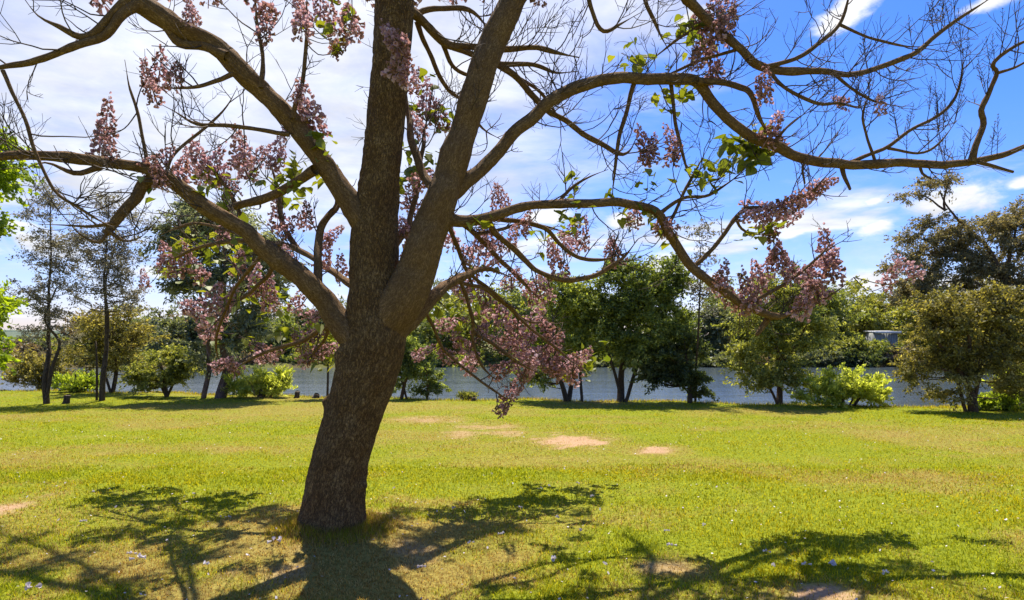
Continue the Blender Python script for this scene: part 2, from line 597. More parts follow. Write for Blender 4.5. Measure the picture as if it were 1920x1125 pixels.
# low hills far behind the river
hx = np.linspace(-1400, 1400, 90)
hz = 3 + 8 * fbm(xy3(hx * 0.004, 3.0), 4, 5) + 3 * np.exp(-((hx + 550) / 350) ** 2)
rows = [(430, 0.0), (470, 0.55), (520, 0.9), (600, 1.0), (700, 0.6), (820, 0.0)]
hv = np.concatenate([np.stack([hx, np.full_like(hx, yy), hz * k - 1.0 + (1 if 0 < k else 0) * 3 * vnoise(xy3(hx * 0.05, yy), 3)], 1) for yy, k in rows])
k = len(hx)
ih = (np.arange(len(rows) - 1)[:, None] * k + np.arange(k - 1)[None]).ravel()
m, n, out = newmat('wooded hills')
g = n.add('ShaderNodeNewGeometry')
principled(n, out, n.mix(n.step(n.noise(g.outputs['Position'], 0.06, 6, 0.7), 0.35, 0.65), (0.05, 0.075, 0.05), (0.11, 0.14, 0.085)), 1.0)
obj('hills', mesh('hills', hv, np.stack([ih, ih + 1, ih + k + 1, ih + k], 1), m), kind='structure')

# river
m, n, out = newmat('river water')
g = n.add('ShaderNodeNewGeometry')
pv = g.outputs['Position']
w1 = n.math('MULTIPLY', n.noise(n.mapping(pv, (0.8, 2.4, 1)), 1.0, 4, 0.6, 0.4), n.step(n.noise(n.mapping(pv, (0.02, 0.22, 1)), 1.0, 3, 0.6), 0.35, 0.65, 0.3, 1.5))
w2 = n.noise(n.mapping(pv, (3.5, 9, 1)), 1.0, 3, 0.6)
hh = n.math('ADD', n.math('MULTIPLY', w1, 0.8), n.math('MULTIPLY', w2, 0.3))
b = principled(n, out, (0.06, 0.08, 0.095), 0.1, n.bump(hh, 1.0, 0.05), 0.5)
b.inputs['IOR'].default_value = 1.33
rv = []
rx = np.array([-4000, -60, -30, 0, 30, 60, 4000.0])
near = np.array([22, 24, 20, 15.5, 10, 8, 8.0])
rv = np.concatenate([np.stack([rx, near, np.full(7, WZ)], 1), np.stack([rx, np.full(7, 68.0), np.full(7, WZ)], 1)])
ir = np.arange(6)
obj('river', mesh('river', rv, np.stack([ir, ir + 1, ir + 8, ir + 7], 1), m), kind='structure')

# ------------------------------------------------------------------ grass (blades)
def blades(nb, ylo, yhi, power, hmin, hmax, wd, seed, seg):
    r = np.random.default_rng(seed)
    u = r.random(nb)
    a = 1 - power
    y = (ylo ** a + u * (yhi ** a - ylo ** a)) ** (1 / a)
    x = (r.random(nb) * 2 - 1) * (y * 0.86 + 0.9)
    bm = bare(x, y)
    dm = dry(x, y)
    keep = (y < edge(x) + 0.25) & (r.random(nb) > bm * 0.8) & (np.hypot(x - TX, y - TY) > 0.24)
    x, y, bm, dm = x[keep], y[keep], bm[keep], dm[keep]
    nb = len(x)
    z = height(x, y) - 0.004
    pn = fbm(np.stack([x, y, 0 * x], 1) * 2.2, 3, 55)
    h = (hmin + (hmax - hmin) * r.random(nb)) * (0.55 + 0.9 * pn) * (1 - 0.35 * dm)
    ed = np.clip(1 - np.abs(y - edge(x)) / 0.5, 0, 1)
    h = h * (1 + 1.6 * ed * r.random(nb))
    th = r.random(nb) * 2 * np.pi
    lean = (0.35 + 1.1 * r.random(nb)) * h
    lx, ly = np.cos(th) * lean, np.sin(th) * lean
    ps = th + np.pi / 2 + (r.random(nb) - 0.5)
    ww = wd * (0.6 + 0.8 * r.random(nb)) * np.clip(y / 6, 0.8, 2.2)
    wx, wy = np.cos(ps) * ww / 2, np.sin(ps) * ww / 2
    b0 = np.stack([x - wx, y - wy, z], 1)
    b1 = np.stack([x + wx, y + wy, z], 1)
    tip = np.stack([x + lx, y + ly, z + h], 1)
    base = np.arange(nb)
    if seg == 1:
        V = np.stack([b0, b1, tip], 1).reshape(-1, 3)
        fs = [np.stack([base * 3, base * 3 + 1, base * 3 + 2], 1)]
        k = 3
    else:
        m0 = np.stack([x - wx * .8 + lx * .3, y - wy * .8 + ly * .3, z + h * .62], 1)
        m1 = np.stack([x + wx * .8 + lx * .3, y + wy * .8 + ly * .3, z + h * .62], 1)
        V = np.stack([b0, b1, m1, m0, tip], 1).reshape(-1, 3)
        k = 5
        fs = [np.stack([base * 5, base * 5 + 1, base * 5 + 2, base * 5 + 3], 1), np.stack([base * 5 + 3, base * 5 + 2, base * 5 + 4], 1)]
    return V, fs, np.repeat(dm, k)


m, n, out = newmat('grass blades')
ad = n.add('ShaderNodeAttribute', attribute_name='dry').outputs['Fac']
g = n.add('ShaderNodeNewGeometry')
rnd = g.outputs['Random Per Island']
green = n.ramp(rnd, [(0, (0.11, 0.15, 0.004)), (0.5, (0.28, 0.31, 0.008)), (1, (0.52, 0.50, 0.03))])
green = n.mix(n.step(n.noise(g.outputs['Position'], 0.7, 3, 0.6), 0.35, 0.7), green, n.mix(1.0, green, (1.25, 1.0, 0.7), 'MULTIPLY'))
strw = n.ramp(rnd, [(0, (0.23, 0.12, 0.03)), (0.5, (0.40, 0.25, 0.075)), (1, (0.58, 0.42, 0.17))])
n2 = n.add('ShaderNodeTexWhiteNoise', noise_dimensions='1D')
n.l.new(rnd, n2.inputs['W'])
col = n.mix(n.step(n.math('SUBTRACT', n.math('MULTIPLY', ad, 1.15), n2.outputs['Value']), -0.1, 0.12), green, strw)
d = n.add('ShaderNodeBsdfDiffuse')
n.l.new(col, d.inputs[0])
t = n.add('ShaderNodeBsdfTranslucent')
n.l.new(n.mix(1.0, col, (1.25, 1.2, 0.6), 'MULTIPLY'), t.inputs[0])
mx = n.add('ShaderNodeMixShader')
mx.inputs[0].default_value = 0.45
n.l.new(d.outputs[0], mx.inputs[1])
n.l.new(t.outputs[0], mx.inputs[2])
n.l.new(mx.outputs[0], out.inputs[0])
V1, F1, A1 = blades(190000, 3.2, 8.5, 1.5, 0.013, 0.042, 0.006, 1, 2)
V2, F2, A2 = blades(280000, 7.5, 24, 1.1, 0.01, 0.032, 0.007, 2, 1)
# longer dry tufts round the foot of the trunk and along the bank
def skirt(nb, seed):
    r = np.random.default_rng(seed)
    a = r.random(nb) * 6.283
    d = 0.25 + 0.28 * r.random(nb) ** 1.8
    x, y = TX + np.cos(a) * d, TY + np.sin(a) * d
    ne = nb
    xe = (r.random(ne) * 2 - 1) * 16
    ye = edge(xe) + r.normal(-0.05, 0.14, ne)
    h = np.concatenate([0.03 + 0.06 * r.random(nb) * np.clip(1.4 - d * 2, 0.2, 1), 0.03 + 0.08 * r.random(ne)])
    w_ = np.concatenate([np.full(nb, 0.006), np.full(ne, 0.014)])
    dm = np.concatenate([0.15 + 0.75 * r.random(nb), 0.5 * r.random(ne)])
    x, y = np.concatenate([x, xe]), np.concatenate([y, ye])
    z = height(x, y) - 0.01
    t = r.random(len(x)) * 6.283
    tip = np.stack([x + np.cos(t) * h * .6, y + np.sin(t) * h * .6, z + h], 1)
    q = t + 1.57
    b0 = np.stack([x - np.cos(q) * w_ / 2, y - np.sin(q) * w_ / 2, z], 1)
    b1 = np.stack([x + np.cos(q) * w_ / 2, y + np.sin(q) * w_ / 2, z], 1)
    return np.stack([b0, b1, tip], 1).reshape(-1, 3), np.arange(len(x) * 3).reshape(-1, 3), np.repeat(dm, 3)


V3, F3, A3 = skirt(9000, 5)
me = mesh('grass', np.concatenate([V1, V2, V3]), [F1[0], F1[1], F2[0] + len(V1), F3 + len(V1) + len(V2)], m, False, {'dry': np.concatenate([A1, A2, A3])})
o = obj('grass', me, kind='stuff')
tag(o, 'short yellow green grass blades covering the lawn', 'grass')

# ------------------------------------------------------------------ the big tree
tree_base = np.array([TX, TY, 0.0])
tree = thing('blossom_tree', tree_base, 'large leaning tree with mauve blossom and bare spreading limbs on the lawn', 'tree')


def barkdisp(b):
    a = fbm(b * np.array([9, 9, 4]), 3, 91) - 0.5
    c = np.abs(fbm(b * np.array([42, 42, 15]), 2, 61) - 0.5) * 2
    return a * 0.035 + (c - 0.3) * 0.016


ALL = []      # samples of all traced wood: (x, y, z, radius, px, py, limb index)


def wood(pts, hw, D, step=0.05, wig=1.0):
    """pixel polyline + half widths + distances -> (n,4) centre line with radius"""
    k = len(pts)
    t = np.linspace(0, 1, k)
    hw = np.interp(t, np.linspace(0, 1, len(hw)), hw)
    dd = np.interp(t, np.linspace(0, 1, len(D)), D)
    p = np.array([[*P(x, y, d), h / F * d] for (x, y), h, d in zip(pts, hw, dd)])
    s = smoothline(p, step)
    s[:, 3] = np.maximum(s[:, 3], 0.0015)
    ln = np.cumsum(np.r_[0, np.linalg.norm(np.diff(s[:, :3], axis=0), axis=1)])
    if 0.004 < s[-1, 3] < 0.02 and ln[-1] > 0.35:
        s[:, 3] *= np.clip((ln[-1] - ln) / 0.3, 0.3, 1)
    sd = rng.random() * 100
    for a in range(3):
        wv = (vnoise(xy3(ln * 5 + sd, a * 7.0), 5) - 0.5)
        fade = np.minimum(1, ln / 0.1) * (1 if a != 1 else 2)
        s[:, a] += wv * wig * np.minimum(s[:, 3], 0.03) * 0.9 * fade
    return s


def remember(s, li):
    d = s[:, 1]
    px = 960 + s[:, 0] / d * F
    py = HY - (s[:, 2] - CZ) / d * F
    ALL.append(np.column_stack([s, px, py, np.full(len(s), li)]))


# trunk, root flare to above the picture
tp = [(614, 1046, 92), (617, 1022, 79), (621, 1000, 66), (626, 945, 56.5), (633, 881, 53.5), (652, 815, 52), (673, 747, 53), (690, 690, 57), (702, 640, 58),
      (704, 590, 54), (703, 540, 47), (702, 490, 45), (704, 430, 43), (709, 370, 39), (716, 300, 36), (726, 200, 35), (734, 100, 34), (739, 10, 36),
      (742, -80, 33), (740, -180, 27), (732, -300, 20), (720, -420, 13), (712, -520, 6)]
ts = smoothline(np.array([[*P(x, y, 5.4), h / F * 5.4] for x, y, h in tp]), 0.022)
remember(ts, -1)
gt = Geo()
kn = [(722, 762, 0.05, 0.045), (745, 655, 0.06, 0.03), (583, 872, 0.03, 0.02), (715, 300, 0.04, 0.02)]
def trunkdisp(b):
    d = barkdisp(b) * 0.8
    L = b[:, 2]
    th = np.arctan2(b[:, 1], b[:, 0])
    fl = np.exp(-L / 0.16)
    d = d + fl * 0.075 * (np.sin(th * 4 + 0.7) + 0.6 * np.sin(th * 7 + 2))     # buttresses of the roots
    for zc_, ang, amp, wdt in ((1.22, 0.1, 0.05, 0.05), (1.62, 0.35, 0.03, 0.08), (0.62, 3.0, 0.03, 0.04), (2.9, -2.2, 0.03, 0.06), (1.75, -1.6, 0.03, 0.09)):
        da = np.abs(np.angle(np.exp(1j * (th - ang)))) * 0.22
        d = d + amp * np.exp(-((L - zc_) ** 2 + da ** 2) / wdt ** 2)
    return d
gt.tube(ts[:, :3], ts[:, 3], 120, True, trunkdisp)
obj('trunk', gt.build('trunk', M['bark'], tree_base), tree)

# limbs: (half widths, distances, points), branches hang below their limb in the list
LIMBS = [
 dict(n='A', hw=[44, 40, 37, 34, 31, 29, 27, 26, 26, 26, 24, 18, 10], D=[5.4, 5.32, 5.3, 5.3, 5.35, 5.4, 5.5, 5.6],
      p=[(722, 610), (752, 565), (778, 510), (802, 445), (822, 392), (837, 352), (856, 290), (880, 210), (905, 130), (933, 62), (962, 2), (1010, -110), (1060, -260)], tw=0.6,
      br=[dict(p=[(835, 372), (870, 348), (910, 312), (950, 266), (1000, 216), (1050, 180), (1100, 156), (1145, 147), (1200, 147), (1260, 148), (1308, 156), (1345, 202), (1385, 240), (1440, 270), (1500, 295), (1560, 308), (1620, 309), (1700, 307), (1780, 307), (1830, 303), (1880, 290), (1930, 270), (2000, 250)],
               hw=[15, 13, 12, 11, 10.5, 10, 9.5, 8.5, 8, 6, 3], D=[5.32, 5.6, 5.9, 6.1, 6.2, 6.1], tw=1),
          dict(p=[(852, 345), (885, 322), (930, 278), (985, 228), (1040, 190)], hw=[8, 7, 6], D=[5.38, 5.5, 5.64], tw=0.3),
          dict(p=[(838, 412), (890, 412), (940, 401), (985, 387), (1040, 381), (1100, 380), (1160, 380), (1210, 388), (1240, 410), (1258, 440), (1275, 470), (1305, 505), (1340, 535), (1385, 565), (1430, 588), (1470, 590), (1510, 570)],
               hw=[13, 9.5, 9, 8.5, 8, 8.5, 9, 8, 8, 7, 3], D=[5.33, 5.6, 5.9, 6.1, 6.3], tw=0.8),
          dict(p=[(818, 358), (785, 308), (770, 245), (765, 205), (758, 150)], hw=[10, 8, 6, 4], D=[5.4, 5.9], tw=0.8)]),
 dict(n='D', hw=[19, 14.5, 12, 10, 7, 4.5, 3], D=[5.5, 5.8, 6.3, 6.8], p=[(745, 625), (788, 582), (820, 550), (850, 527), (880, 512), (915, 505), (960, 520)], tw=0.7,
      br=[dict(p=[(862, 520), (872, 555), (886, 600), (886, 642), (905, 690), (945, 722)], hw=[4, 3.5, 2], D=[6.1, 6.6], tw=0.5),
          dict(p=[(795, 578), (815, 618), (835, 660), (872, 692), (940, 742), (962, 748)], hw=[3.6, 3, 2], D=[5.8, 6.6], tw=0.4),
          dict(p=[(850, 527), (905, 540), (950, 575), (1000, 620), (1050, 660), (1085, 690)], hw=[4, 3, 2], D=[6.1, 6.9, 7.3], tw=0.5),
          dict(p=[(880, 512), (940, 560), (985, 600), (1040, 605)], hw=[3.5, 3, 2], D=[6.3, 7.3], tw=0.5),
          dict(p=[(886, 620), (930, 650), (975, 680), (1010, 700), (960, 745)][:4], hw=[4, 3], D=[6.4, 6.9], tw=0.4)]),
 dict(n='E', hw=[30, 23, 21, 20, 20, 17, 15, 14, 14, 14, 14, 11, 10, 10, 9, 9, 8, 4], D=[5.35, 5.2, 5.05, 4.9, 4.8, 4.7],
      p=[(668, 640), (625, 592), (592, 550), (562, 512), (530, 487), (500, 468), (460, 436), (420, 410), (380, 385), (342, 356), (310, 335), (270, 318), (220, 308), (160, 300), (100, 295), (40, 294), (-30, 298), (-150, 280)], tw=1,
      br=[dict(p=[(300, 335), (268, 346), (255, 372), (235, 397), (212, 423), (198, 438)], hw=[14, 12, 11, 10, 9, 6], D=[4.95, 4.8], tw=0.5),
          dict(p=[(216, 418), (170, 425), (120, 422), (72, 420)], hw=[4, 3, 2], D=[4.81, 4.7], tw=0.6),
          dict(p=[(203, 432), (232, 452), (262, 446), (285, 425)], hw=[4.5, 3, 2], D=[4.8, 4.75], tw=0.8),
          dict(p=[(200, 436), (185, 455), (150, 440), (110, 395)], hw=[3.5, 3, 2], D=[4.8, 4.7], tw=0.6),
          dict(p=[(190, 312), (150, 323), (125, 318), (85, 305), (40, 320)], hw=[6, 5, 2], D=[4.85, 4.6], tw=0.5),
          dict(p=[(597, 548), (597, 500), (597, 470), (601, 430), (618, 405), (632, 385), (628, 340)], hw=[9, 8, 7, 5], D=[5.25, 5.7], tw=0.5),
          dict(p=[(276, 310), (262, 230), (243, 160), (234, 112)], hw=[4, 3, 2], D=[4.9, 5.0], tw=0.2),
          dict(p=[(310, 330), (318, 300), (340, 275), (385, 240), (425, 200), (445, 165)], hw=[3.5, 3, 2], D=[4.9, 5.3], tw=0.4),
          dict(p=[(500, 468), (470, 500), (440, 540), (420, 590), (405, 640), (415, 690)], hw=[4.5, 3, 2], D=[5.1, 6.0, 6.6], tw=0.4)]),
 dict(n='F', hw=[26, 21, 19, 18, 18, 18, 17, 17, 18, 17, 19, 20, 20, 16, 8], D=[5.38, 5.25, 5.1, 4.95, 4.8, 4.7],
      p=[(690, 430), (645, 368), (615, 320), (580, 270), (540, 222), (500, 180), (465, 147), (432, 112), (392, 80), (345, 56), (310, 34), (270, 8), (228, -24), (150, -90), (60, -150)], tw=0.7,
      br=[dict(p=[(425, 105), (380, 84), (335, 80), (314, 58), (296, 35), (280, 10)], hw=[9, 9, 8, 9], D=[4.96, 4.9, 4.85], tw=0.3),
          dict(p=[(262, 5), (235, 28), (210, 56), (170, 76), (120, 97), (60, 116), (0, 126), (-60, 150)], hw=[12, 9, 8, 7, 6, 4], D=[4.78, 4.5], tw=0.8),
          dict(p=[(248, -8), (205, 42), (180, 60), (150, 68), (112, 50), (72, 30), (40, -10)], hw=[9, 8, 5, 2], D=[4.75, 4.5], tw=0.6),
          dict(p=[(437, 138), (400, 150), (360, 162), (320, 165), (284, 160)], hw=[5, 4, 2.5], D=[4.95, 4.8], tw=0.5),
          dict(p=[(543, 252), (480, 243), (420, 236), (370, 233), (330, 210), (295, 192)], hw=[4.5, 4, 2], D=[5.08, 4.9], tw=0.7),
          dict(p=[(5, 132), (45, 224), (67, 287), (101, 355), (142, 385), (187, 414), (240, 440)], hw=[4, 3.5, 3, 2], D=[4.52, 4.7], tw=0.7),
          dict(p=[(490, 165), (494, 110), (482, 50), (479, -20)], hw=[4.5, 4, 3], D=[5.0, 5.1], tw=0.4),
          dict(p=[(549, 222), (566, 158), (573, 80), (576, -15)], hw=[5, 4, 3.5], D=[5.08, 5.15], tw=0.3),
          dict(p=[(590, 318), (560, 340), (520, 365), (470, 383), (420, 392), (370, 398)], hw=[10, 9, 8, 4], D=[5.18, 5.6], tw=0.6)]),
 dict(n='H', hw=[14, 9, 9, 8, 7, 6, 5, 5, 4], D=[5.4, 5.65, 5.8, 5.9],
      p=[(742, 8), (784, 27), (814, 63), (838, 81), (877, 87), (915, 91), (956, 90), (997, 88), (1040, 99), (1085, 108)], tw=1.0,
      br=[dict(p=[(850, 88), (896, 108), (933, 118), (971, 118), (1016, 127), (1045, 136), (1080, 134)], hw=[6, 5, 3], D=[5.7, 5.95], tw=0.8),
          dict(p=[(930, 117), (971, 149), (1008, 187), (1045, 217), (1101, 254), (1157, 287), (1180, 282), (1192, 260)], hw=[7, 6, 5, 3], D=[5.8, 6.1], tw=1),
          dict(p=[(782, 40), (803, 93), (821, 138), (844, 172), (872, 194), (905, 240), (940, 262)], hw=[5, 4, 2.5], D=[5.6, 6.2], tw=0.6),
          dict(p=[(775, 30), (814, 15), (851, 13), (889, 24), (911, 49), (920, 70)], hw=[6, 5, 3.5], D=[5.55, 5.8], tw=0.6),
          dict(p=[(829, 78), (847, 123), (889, 146), (930, 160)], hw=[4.5, 4, 2.5], D=[5.68, 6.0], tw=0.5),
          dict(p=[(960, 140), (1020, 180), (1060, 245), (1120, 275)][:3], hw=[4, 3], D=[5.9, 6.3], tw=0.5)]),
 dict(n='I', hw=[16, 13, 10, 8, 8, 8, 7, 6, 6, 5, 4, 3, 3], D=[5.5, 5.8, 5.9, 5.8, 5.7],
      p=[(1025, -150), (1130, -120), (1220, -60), (1287, 0), (1320, 30), (1370, 79), (1403, 108), (1437, 125), (1478, 133), (1537, 135), (1591, 140), (1640, 130), (1712, 102), (1757, 67), (1803, 33), (1860, -5)], tw=1.1,
      br=[dict(p=[(1437, 125), (1490, 110), (1537, 79), (1574, 46), (1590, 0), (1600, -40)], hw=[4.5, 4, 2.5], D=[5.85, 5.9], tw=1.2),
          dict(p=[(1574, 46), (1640, 75), (1700, 88), (1750, 85)], hw=[3, 2.5, 2], D=[5.88, 5.8], tw=0.8),
          dict(p=[(1435, 125), (1470, 165), (1530, 195), (1570, 195), (1610, 200), (1640, 190)], hw=[4, 3.5, 2], D=[5.85, 5.8], tw=1.2),
          dict(p=[(1560, 135), (1590, 160), (1640, 190), (1690, 200)], hw=[3.5, 3, 2], D=[5.8, 5.7], tw=0.8),
          dict(p=[(1330, 40), (1295, 60), (1257, 85), (1212, 120)], hw=[4, 3, 2.5], D=[5.95, 6.0], tw=0.5),
          dict(p=[(1390, 90), (1316, 112), (1257, 138), (1215, 146)], hw=[3.5, 3, 2.5], D=[5.95, 6.05], tw=0.3),
          dict(p=[(1195, -70), (1212, 0), (1232, 54), (1257, 100)], hw=[5, 4, 3], D=[5.85, 6.0], tw=0.4),
          dict(p=[(1080, -140), (1100, -20), (1114, 26), (1132, 58), (1162, 46), (1195, 27)], hw=[5, 4.5, 4, 2.5], D=[5.6, 5.9], tw=0.7)]),
 dict(n='J', hw=[7, 6, 5.5, 5, 4, 4, 3, 2], D=[6.15, 6.1, 5.9], p=[(1822, 304), (1828, 271), (1846, 229), (1841, 205), (1857, 171), (1870, 137), (1861, 122), (1874, 104), (1925, 76), (1990, 60)], tw=1.1,
      br=[dict(p=[(1870, 137), (1900, 128), (1935, 110)], hw=[3, 2], D=[6.0, 5.9], tw=0.8),
          dict(p=[(1835, 304), (1870, 316), (1899, 323)], hw=[4, 3], D=[6.14, 6.1], tw=0),
          dict(p=[(1585, 308), (1637, 287), (1665, 275), (1703, 246), (1745, 225), (1787, 190), (1803, 140), (1806, 90)], hw=[4, 3.5, 3, 2], D=[6.2, 6.1], tw=1.3),
          dict(p=[(1665, 278), (1720, 288), (1760, 270), (1795, 225)], hw=[3, 2.5, 2], D=[6.18, 6.1], tw=1.2),
          dict(p=[(1578, 308), (1583, 333), (1592, 355)], hw=[5, 4, 3], D=[6.2, 6.15], tw=0),
          dict(p=[(1513, 298), (1505, 320), (1508, 345)], hw=[3, 2], D=[6.1, 6.05], tw=0),
          dict(p=[(1725, 307), (1728, 325), (1745, 335)], hw=[3, 2], D=[6.2, 6.15], tw=0),
          dict(p=[(1640, 300), (1625, 250), (1620, 210), (1640, 150)], hw=[3, 2.5, 2], D=[6.2, 6.1], tw=1.2),
          dict(p=[(1308, 152), (1349, 155), (1387, 165), (1405, 176), (1420, 212), (1437, 246), (1449, 270)], hw=[7, 6, 5, 4], D=[5.9, 6.05], tw=0.6),
          dict(p=[(1191, 150), (1170, 225), (1155, 292), (1147, 372)], hw=[4.5, 4, 3], D=[5.9, 6.0], tw=0.5),
          dict(p=[(1257, 150), (1266, 217), (1278, 275), (1291, 325), (1307, 354)], hw=[4, 3.5, 3], D=[5.95, 6.0], tw=0.6),
          dict(p=[(1449, 268), (1490, 225), (1520, 208)], hw=[3, 2], D=[6.05, 6.0], tw=0.6)]),
 dict(n='C', hw=[6, 6, 6, 5, 5, 5, 4, 3], D=[5.7, 6.2], p=[(912, 408), (930, 440), (960, 465), (985, 490), (1012, 512), (1060, 527), (1110, 516), (1165, 488), (1195, 450)], tw=0.8,
      br=[dict(p=[(920, 408), (985, 418), (1022, 427), (1045, 455), (1080, 480), (1130, 486), (1172, 475)], hw=[5, 4.5, 3], D=[5.7, 6.3], tw=0.7),
          dict(p=[(1300, 500), (1337, 464), (1366, 428), (1380, 409), (1403, 388), (1453, 388), (1516, 362), (1568, 322)], hw=[4.5, 4, 3.5, 3], D=[6.05, 6.2], tw=0.7),
          dict(p=[(1380, 409), (1390, 430), (1415, 440), (1450, 440)], hw=[3, 2], D=[6.1, 6.2], tw=0.3),
          dict(p=[(1235, 402), (1278, 373), (1328, 365), (1362, 346), (1400, 318)], hw=[4, 3, 2], D=[5.95, 6.1], tw=0.7),
          dict(p=[(1252, 425), (1295, 337), (1328, 275)], hw=[3.5, 3, 2], D=[5.95, 6.1], tw=0.5),
          dict(p=[(1400, 572), (1450, 545), (1500, 510), (1545, 470), (1565, 440)], hw=[4, 3, 2], D=[6.2, 6.4], tw=0.6),
          dict(p=[(1445, 590), (1436, 606), (1420, 628)], hw=[7, 6, 4], D=[6.28, 6.25], tw=0),
          dict(p=[(1470, 590), (1520, 575), (1570, 545), (1600, 520)], hw=[3, 2], D=[6.3, 6.3], tw=0.4),
          dict(p=[(1045, 382), (1075, 350), (1110, 330), (1140, 318)], hw=[3.5, 3, 2], D=[5.8, 5.9], tw=0.5)]),
 dict(n='upper left', hw=[16, 12, 9, 6, 4], D=[5.4, 6.2, 7.2, 8.0, 8.6], p=[(740, -100), (640, -95), (480, -70), (320, -60), (150, -70)], tw=0.8,
      br=[dict(p=[(560, -82), (500, -50), (430, -45), (350, -25)], hw=[6, 5, 3], D=[6.7, 7.8, 9.0], tw=1), dict(p=[(400, -65), (330, -90), (250, -40), (200, -30)], hw=[6, 5, 3], D=[7.6, 8.4, 9.2], tw=1),
          dict(p=[(640, -95), (600, -60), (570, -30)], hw=[6, 5, 3], D=[6.2, 7.6, 9.0], tw=1)]),
 dict(n='upper back', hw=[14, 11, 8, 5], D=[5.4, 7.0, 8.2, 9.3], p=[(738, -120), (760, -100), (800, -70), (830, -50)], tw=0.8,
      br=[dict(p=[(770, -92), (860, -60), (960, -40)], hw=[6, 5, 3], D=[7.2, 8.2, 9.0], tw=1), dict(p=[(790, -75), (720, -50), (660, -30)], hw=[6, 5, 3], D=[7.9, 8.6, 9.3], tw=1)]),
 dict(n='upper right', hw=[14, 11, 8, 5], D=[5.45, 6.5, 7.5, 8.4], p=[(995, -75), (1080, -70), (1200, -60), (1330, -50)], tw=0.4,
      br=[dict(p=[(1110, -68), (1130, -40), (1100, -30)], hw=[6, 5, 3], D=[6.8, 8.0, 8.8], tw=1)]),
 dict(n='back left', hw=[10, 7, 5.5, 4.5, 3.5, 2.5], D=[5.5, 6.4, 7.2, 7.8], p=[(690, 570), (640, 520), (560, 470), (470, 450), (390, 460), (310, 490)], tw=1,
      br=[dict(p=[(560, 470), (530, 420), (520, 350), (500, 290)], hw=[5, 4, 2.5], D=[6.7, 6.9], tw=0.8),
          dict(p=[(470, 450), (440, 380), (400, 320), (370, 280)], hw=[5, 4, 2.5], D=[7.2, 7.3], tw=0.8),
          dict(p=[(520, 460), (500, 520), (450, 560), (400, 600)], hw=[5, 4, 2.5], D=[7.0, 7.5], tw=0.8),
          dict(p=[(470, 450), (420, 430), (360, 420), (300, 440)], hw=[4, 3, 2], D=[7.2, 7.8], tw=0.6)]),
 dict(n='back right', hw=[12, 9, 7, 5, 4, 3], D=[5.6, 6.4, 7.2, 7.8], p=[(720, 490), (765, 430), (830, 405), (890, 440), (950, 500), (1010, 560)], tw=1,
      br=[dict(p=[(765, 430), (780, 370), (790, 300), (800, 220)], hw=[6, 5, 3], D=[6.0, 6.6], tw=0.8),
          dict(p=[(830, 405), (860, 470), (880, 520), (900, 570)], hw=[5, 4, 2.5], D=[6.6, 7.3], tw=0.6),
          dict(p=[(890, 440), (940, 430), (990, 420), (1080, 440)], hw=[4, 3, 2], D=[7.0, 7.5], tw=0.8)]),
 dict(n='back low', hw=[7, 5, 3.5, 2.5], D=[5.6, 6.3, 7.0], p=[(680, 630), (620, 610), (560, 640), (500, 660), (440, 690)], tw=0.5,
      br=[dict(p=[(620, 610), (600, 650), (570, 680)], hw=[4, 2.5], D=[6.0, 6.5], tw=0.4)]),
]
UP = np.array([0, 0, 1.0])


def twigtree(geo, p, d, L, r, depth, upw, sides=4):
    """one shoot that arcs towards the light, with side shoots"""
    m = max(4, int(L / 0.06))
    pts = [p]
    d = d / np.linalg.norm(d)
    for k in range(m):
        d = d + UP * upw * (0.7 + 0.6 * rng.random()) + rng.normal(0, 0.13, 3)
        d /= np.linalg.norm(d)
        pts.append(pts[-1] + d * L / m)
    pts = np.array(pts)
    geo.tube(pts, np.linspace(r, max(r * 0.42, 0.0013), len(pts)), sides)
    if depth > 0:
        ns = rng.integers(2, 5) if L > 0.25 else rng.integers(1, 3)
        for k in range(ns):
            i = int(rng.uniform(0.3, 0.97) * m)
            t = pts[min(i + 1, m)] - pts[i]
            t /= np.linalg.norm(t)
            q = rng.normal(0, 1, 3)
            q -= t * np.dot(q, t)
            q /= np.linalg.norm(q)
            twigtree(geo, pts[i], t * 0.75 + q * 0.75, L * rng.uniform(0.3, 0.62), r * 0.62, depth - 1, upw * 0.9, 3 if depth == 1 else 4)
    return pts


def panicle(geo, p, d, L):
    """old flower spike: straight stem with pairs of short stalks"""
    pts = [p]
    for k in range(6):
        d = d + UP * 0.25 + rng.normal(0, 0.06, 3)
        d /= np.linalg.norm(d)
        pts.append(pts[-1] + d * L / 6)
    pts = np.array(pts)
    geo.tube(pts, np.linspace(0.004, 0.0016, 7), 4)
    for s in np.linspace(0.25, 0.97, 9):
        q0 = pts[0] + (pts[-1] - pts[0]) * s
        i = int(s * 6)
        q0 = pts[i] + (pts[min(i + 1, 6)] - pts[i]) * (s * 6 - i)
        a = rng.random() * 6.28
        for sg in (0, np.pi):
            dd = np.array([np.cos(a + sg), np.sin(a + sg), 0.9])
            l2 = L * 0.28 * (1.1 - s)
            e = q0 + dd / np.linalg.norm(dd) * l2
            geo.tube(np.array([q0, (q0 + e) / 2 + np.array([0, 0, -0.003]), e]), [0.002, 0.0018, 0.003], 3)


